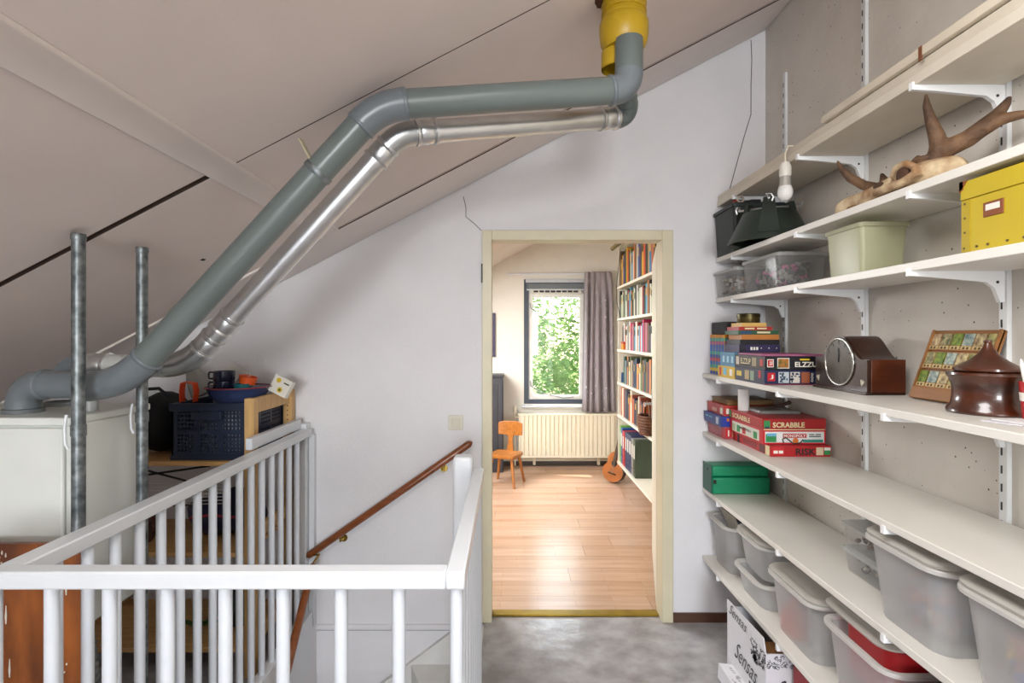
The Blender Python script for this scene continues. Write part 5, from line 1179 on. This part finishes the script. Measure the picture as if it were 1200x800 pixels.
# ------------------------------------------------------------------ second shelf
M_GR = mat('green_plastic_box', '149064', .4, var=.06)
gb = thing('green_cash_box', 'bright green flat box in the shelf corner', 'box', (1.18, 2.8, ZB_))
G().box(1.035, 1.325, 2.765, 2.89, ZB_, ZB_+.085).build('body', M_GR, gb, bevel=.008)
G().box(1.0352, 1.326, 2.780, 2.895, ZB_+.085, ZB_+.140).build('lid', M_GR, gb, bevel=.010)
g = G(); g.prism([(2.775, ZB_+.002), (2.895, ZB_+.002), (2.895, ZB_+.142), (2.775, ZB_+.142)], 'x', 1.0305, 1.035); g.build('end_cap', mat('dark_green_end', '0e5a44', .4), gb)
g = G(); g.box(1.036, 1.05, 2.758, 2.765, ZB_+.055, ZB_+.075); g.build('latch', M_BLACK, gb); g = G(); g.cyl((1.0295, 2.83, ZB_+.115), (1.031, 2.83, ZB_+.115), .008, 10); g.build('hole', M_BLACK, gb)
M_BIN = sheer('frosted_bin', 'f0f0f0', .62, .3); M_BINL = sheer('frosted_lid', 'e2ded6', .15, .3); M_RIM = sheer('frosted_rim', 'e8e6e2', .1, .3)
def bin_(label, x0, x1, y0, y1, z, h, lid=0, tp=.02, name='frosted_bin', lidside=None):
    t = thing(name, label, 'storage bin', ((x0+x1)/2, (y0+y1)/2, z)); e = .003; r = .045; s = .018
    prof = [(tp, 0, .05), (tp*.9, .006, .05), (0, h-.014, r)]
    ro = [rrect(x0+o_, x1-o_, y0+o_, y1-o_, z+zz, rr) for o_, zz, rr in prof]
    ri = [rrect(x0+o_+e, x1-o_-e, y0+o_+e, y1-o_-e, z+max(zz, e), rr) for o_, zz, rr in reversed(prof)]
    G().loft(ro+ri, True).build('tub', M_BIN, t, smooth=50)
    g = G(); g.loft([rrect(x0-.001, x1+.001, y0-.001, y1+.001, z+h-.013, r), rrect(x0-s, x1+s, y0-s, y1+s, z+h-.012, r+s), rrect(x0-s, x1+s, y0-s, y1+s, z+h-.003, r+s), rrect(x0-s*.6, x1+s*.6, y0-s*.6, y1+s*.6, z+h, r), rrect(x0+e, x1-e, y0+e, y1-e, z+h-.002, r-.004), rrect(x0+e, x1-e, y0+e, y1-e, z+h-.013, r-.004)], False); g.build('rim', M_RIM, t, smooth=45)
    if lid:
        o = .010
        g = G(); base = z+h+.001
        ins = [rrect(x0-s*.5, x1+s*.5, y0-s*.5, y1+s*.5, base, r+.006), rrect(x0-s*.7, x1+s*.7, y0-s*.7, y1+s*.7, base+.008, r+.006), rrect(x0-s*.3, x1+s*.3, y0-s*.3, y1+s*.3, base+.014, r), rrect(x0+.016, x1-.016, y0+.016, y1-.016, base+.0145, r-.01), rrect(x0+.022, x1-.022, y0+.022, y1-.022, base+.011, r-.015), rrect(x0+.03, x1-.03, y0+.03, y1-.03, base+.0115, r-.018)]
        if lid > 1:    # tilted lid, propped up along the wall side
            def tl_(v): return Vector((v.x, v.y, v.z+(v.x-x0+s)*.10*(lid-1)))
            ins = [[tl_(v) for v in q] for q in ins]
        g.loft(ins); g.build('lid', M_BINL, t, smooth=45)
    return t
bin_('large frosted bin of toys on the second lowest shelf with a loose lid', 1.055, 1.325, 1.335, 1.615, ZB_, .225, 1.25)
odds('colourful toys inside the large frosted bin', 'toy_jumble', 1.09, 1.29, 1.37, 1.58, ZB_+.004, ZB_+.16, ['b03a3a', 'c89a3a', '3a5a90', '7a7a80', 'c86a3a', '4a4a55', 'a8a8b0'], 260, 12, .03, .06)
bin_('frosted bin of red and yellow toys next to the loose-lidded bin', 1.055, 1.325, 1.0, 1.285, ZB_, .225, 1)
odds('red and yellow toys inside the end frosted bin', 'toy_jumble', 1.09, 1.29, 1.035, 1.25, ZB_+.004, ZB_+.16, ['c03a3a', 'd8b83a', '3a5ab0', '8a8a90', 'd87a3a'], 260, 15, .03, .06)
def clear_tray(label, x0, x1, y0, y1, z, h):
    return clear_box(label, x0, x1, y0, y1, z, h, M_CLR, M_LIDC, 0, 'clear_tray')
clear_tray('flat clear tray of small parts, lower of two behind the large bin', 1.155, 1.33, 1.655, 1.89, ZB_, .085)
odds('grey small parts inside the lower clear tray', 'small_parts', 1.17, 1.31, 1.67, 1.87, ZB_+.003, ZB_+.06, ['6a6a6c', '9a9a9a', '4a4a4c', 'b8b0a0'], 50, 17, .015, .03)
clear_tray('flat clear tray of small parts, upper of two behind the large bin', 1.150, 1.33, 1.65, 1.89, ZB_+.0855, .085)
odds('brown and white small parts inside the upper clear tray', 'small_parts', 1.17, 1.31, 1.67, 1.87, ZB_+.089, ZB_+.145, ['8a6a4a', 'c8c0b0', 'a08a70', '5a4a40'], 50, 18, .015, .03)
# ------------------------------------------------------------------ lowest shelf bins
bin_('frosted open bin in the corner of the lowest shelf with a tray stuck in it', 1.06, 1.325, 2.63, 2.885, ZA, .235, 0)
t = thing('dark_tray', 'dark tray stuck upright in the corner bin', 'tray', (1.17, 2.72, ZA+.15)); t.rotation_euler = (0, math.radians(-24), 0)
loc(G().box(-.012, .012, -.075, .12, -.04, .145), 'panel', col('3a3c3c', .5), t); loc(G().box(-.015, -.012, -.08, .125, -.045, .15), 'pale_edge', col('b8b4a4', .5), t)
bin_('shallow frosted bin, lower of the stacked pair on the lowest shelf', 1.065, 1.325, 2.285, 2.565, ZA, .115, 0, tp=.016)
bin_('lidded frosted bin, upper of the stacked pair on the lowest shelf', 1.072, 1.318, 2.292, 2.558, ZA+.1165, .155, 1, tp=.02)
bin_('lidded frosted bin with orange things showing through on the lowest shelf', 1.06, 1.325, 1.90, 2.225, ZA, .225, 1)
t = thing('orange_toy', 'orange plastic toy showing through the frosted bin', 'toy', (1.13, 2.13, ZA+.004))
g = G(); g.loft([rrect(-.04, .05, -.05, .06, 0, .02), rrect(-.045, .05, -.055, .065, .05, .025), rrect(-.02, .03, -.02, .05, .10, .015)]); loc(g, 'shell', col('d85a30', .5), t, smooth=50); loc(G().ball((0, .02, .11), .02), 'knob', col('e07038', .5), t, smooth=180)
odds('pale odds and ends inside the orange-toy bin', 'jumbled_parts', 1.09, 1.29, 1.935, 2.05, ZA+.004, ZA+.12, ['a8a49c', '8a8a88', 'b8b0a0'], 40, 22)
b4_ = bin_('frosted bin with red lined tub propping its lid on the lowest shelf', 1.06, 1.325, 1.52, 1.835, ZA, .225, 0)
t = thing('red_tub', 'red tub sticking out of the frosted bin under its lid', 'tub', (1.20, 1.66, ZA+.11))
G().loft([rrect(1.10, 1.30, 1.56, 1.79, ZA+.10, .04), rrect(1.095, 1.305, 1.553, 1.797, ZA+.268, .045)]).build('wall', col('b81c24', .35), t, smooth=50); G().loft([rrect(1.092, 1.308, 1.55, 1.80, ZA+.255, .045), rrect(1.092, 1.308, 1.55, 1.80, ZA+.268, .045)]).build('rim', col('a01820', .35), t, smooth=50)
t = thing('loose_bin_lid', 'frosted lid lying loose over the red tub', 'lid', (1.19, 1.69, ZA+.269))
g = G(); z = ZA+.2685; g.loft([rrect(1.06, 1.335, 1.54, 1.855, z, .05), rrect(1.057, 1.338, 1.537, 1.858, z+.008, .05), rrect(1.065, 1.33, 1.545, 1.85, z+.014, .045), rrect(1.09, 1.305, 1.57, 1.825, z+.012, .03)]); g.build('plate', M_BINL, t, smooth=45)
g = G(); g.loft([rrect(1.085, 1.31, 1.565, 1.83, z+.0121, .03), rrect(1.095, 1.30, 1.575, 1.82, z+.016, .028)]); g.build('raised_field', M_BINL, t, smooth=45)
t = lidded_crate('black_storage_box', 'black plastic box at the end of the lowest shelf', 1.07, 1.33, 1.16, 1.455, ZA, .235, mat('black_box_plastic', '222226', .4), mat('black_box_lid', '1c1c20', .35))
# ------------------------------------------------------------------ cardboard box on the floor
M_CB = mat('white_printed_card', 'd9d8dc', .6, var=.02); M_KR = mat('brown_kraft', '9a6a3c', .8, var=.1)
x0, x1, y0, y1, h = .985, 1.265, 2.09, 2.46, .30
cbx = thing('wine_carton', 'white cardboard carton lettered Sensas with open flaps under the shelves', 'carton', ((x0+x1)/2, (y0+y1)/2, 0))
e = .004
G().box(x0, x1, y0, y1, 0, e).build('bottom', M_KR, cbx)
G().box(x0, x0+e, y0, y1, e, h).build('side_wall', M_CB, cbx); G().box(x1-e, x1, y0, y1, e, h).build('side_wall', M_CB, cbx)
G().box(x0+e, x1-e, y0, y0+e, e, h).build('front_wall', M_CB, cbx); G().box(x0+e, x1-e, y1-e, y1, e, h).build('rear_wall', M_CB, cbx)
G().box(x0+e+.0002, x1-e, y0+e, y0+e+.0015, e, h-.001).build('kraft_lining', M_KR, cbx)
g = G(); g.prism([(y0, h), (y1, h), (y1-.003, h+.035), (y0+.02, h+.052)], 'x', x0-.002, x0+.002); g.build('flap', M_CB, cbx)       # raised flap towards the landing
g = G(); g.obox((1.13, y0+.075, h-.018), UX, Vector((0, 1, -.22)), Vector((0, .22, 1)), .255, .135, .004); g.build('flap', M_KR, cbx)
g = G(); g.loft([[(x0-.001, 2.14, .075), (x0-.001, 2.40, .075), (x0-.001, 2.40, .070), (x0-.001, 2.14, .070)], [(.938, 2.10, .062), (.930, 2.42, .070), (.930, 2.42, .065), (.938, 2.10, .057)], [(.934, 2.10, .006), (.926, 2.42, .006), (.930, 2.42, .006), (.938, 2.10, .006)]])
g.build('side_flap', M_CB, cbx)
INK = col('22222a', .6); GREYI = col('4a4a52', .6)
def damask(c0, u, v, w_, hh, n, seed, parent):
    random.seed(seed); g = G(); nrm = Vector(u).cross(Vector(v))
    for k in range(n):
        a = random.random(); b = random.random()
        p = Vector(c0)+Vector(u)*(a-.5)*w_+Vector(v)*(b-.5)*hh*(1-a*.3)+nrm*.0012; r = random.uniform(.005, .011); th0 = random.uniform(0, 6.28)
        pts = [p+(Vector(u)*math.cos(th0+t_*1.0)+Vector(v)*math.sin(th0+t_*1.0))*r*(1-t_*.13) for t_ in range(6)]
        g.tube(pts, .0009, 4)
    return g.build('printed_ornament', INK, parent)
lettering('Sensas', (x0, 2.26, .165), MY, UZ, .20, .075, INK, cbx, off=.0025, shear=.18, bold=-.005)
lettering('Sensas', (x0-.002, 2.335, h+.012), MY, UZ, .17, .045, INK, cbx, off=.0025, shear=.15, bold=-.005)
bars((x0, 2.21, .105), MY, UZ, .05, .010, GREYI, cbx, 5)
lettering('Sensas', (1.105, y0, .165), UX, UZ, .15, .070, INK, cbx, off=.0025, shear=.18, bold=-.005)
damask((x0, 2.155, .27), MY, UZ, .13, .10, 70, 3, cbx); damask((1.06, y0, .268), UX, UZ, .14, .05, 44, 4, cbx); damask((.958, 2.28, .0705), MY, Vector((1, 0, .15)).normalized(), .2, .03, 36, 6, cbx)
for c0, u in (((x0-.0015, 2.175, .222), MY), ((1.155, y0-.0015, .225), UX)):
    g = G()
    for k in range(9):
        a = PI*(k+.5)/9; d = Vector(u)*math.cos(a)+UZ*math.sin(a); g.obox(Vector(c0)+d*.014, d, UZ.cross(d) if abs(d.z) < .9 else UY.cross(d), Vector(u).cross(UZ), .022, .006, .001)
    g.obox(Vector(c0)-UZ*.006, u, UZ, Vector(u).cross(UZ), .03, .004, .001); g.build('printed_emblem', INK, cbx)
rb_ = thing('red_carton', 'red carton on the floor beside the lettered wine carton', 'carton', (1.22, 1.98, 0))
G().box(1.08, 1.33, 1.80, 2.07, 0, .27).build('body', col('b01820', .45), rb_, bevel=.002); G().box(1.079, 1.331, 1.93, 1.94, .262, .2712).build('tape', M_KR, rb_)
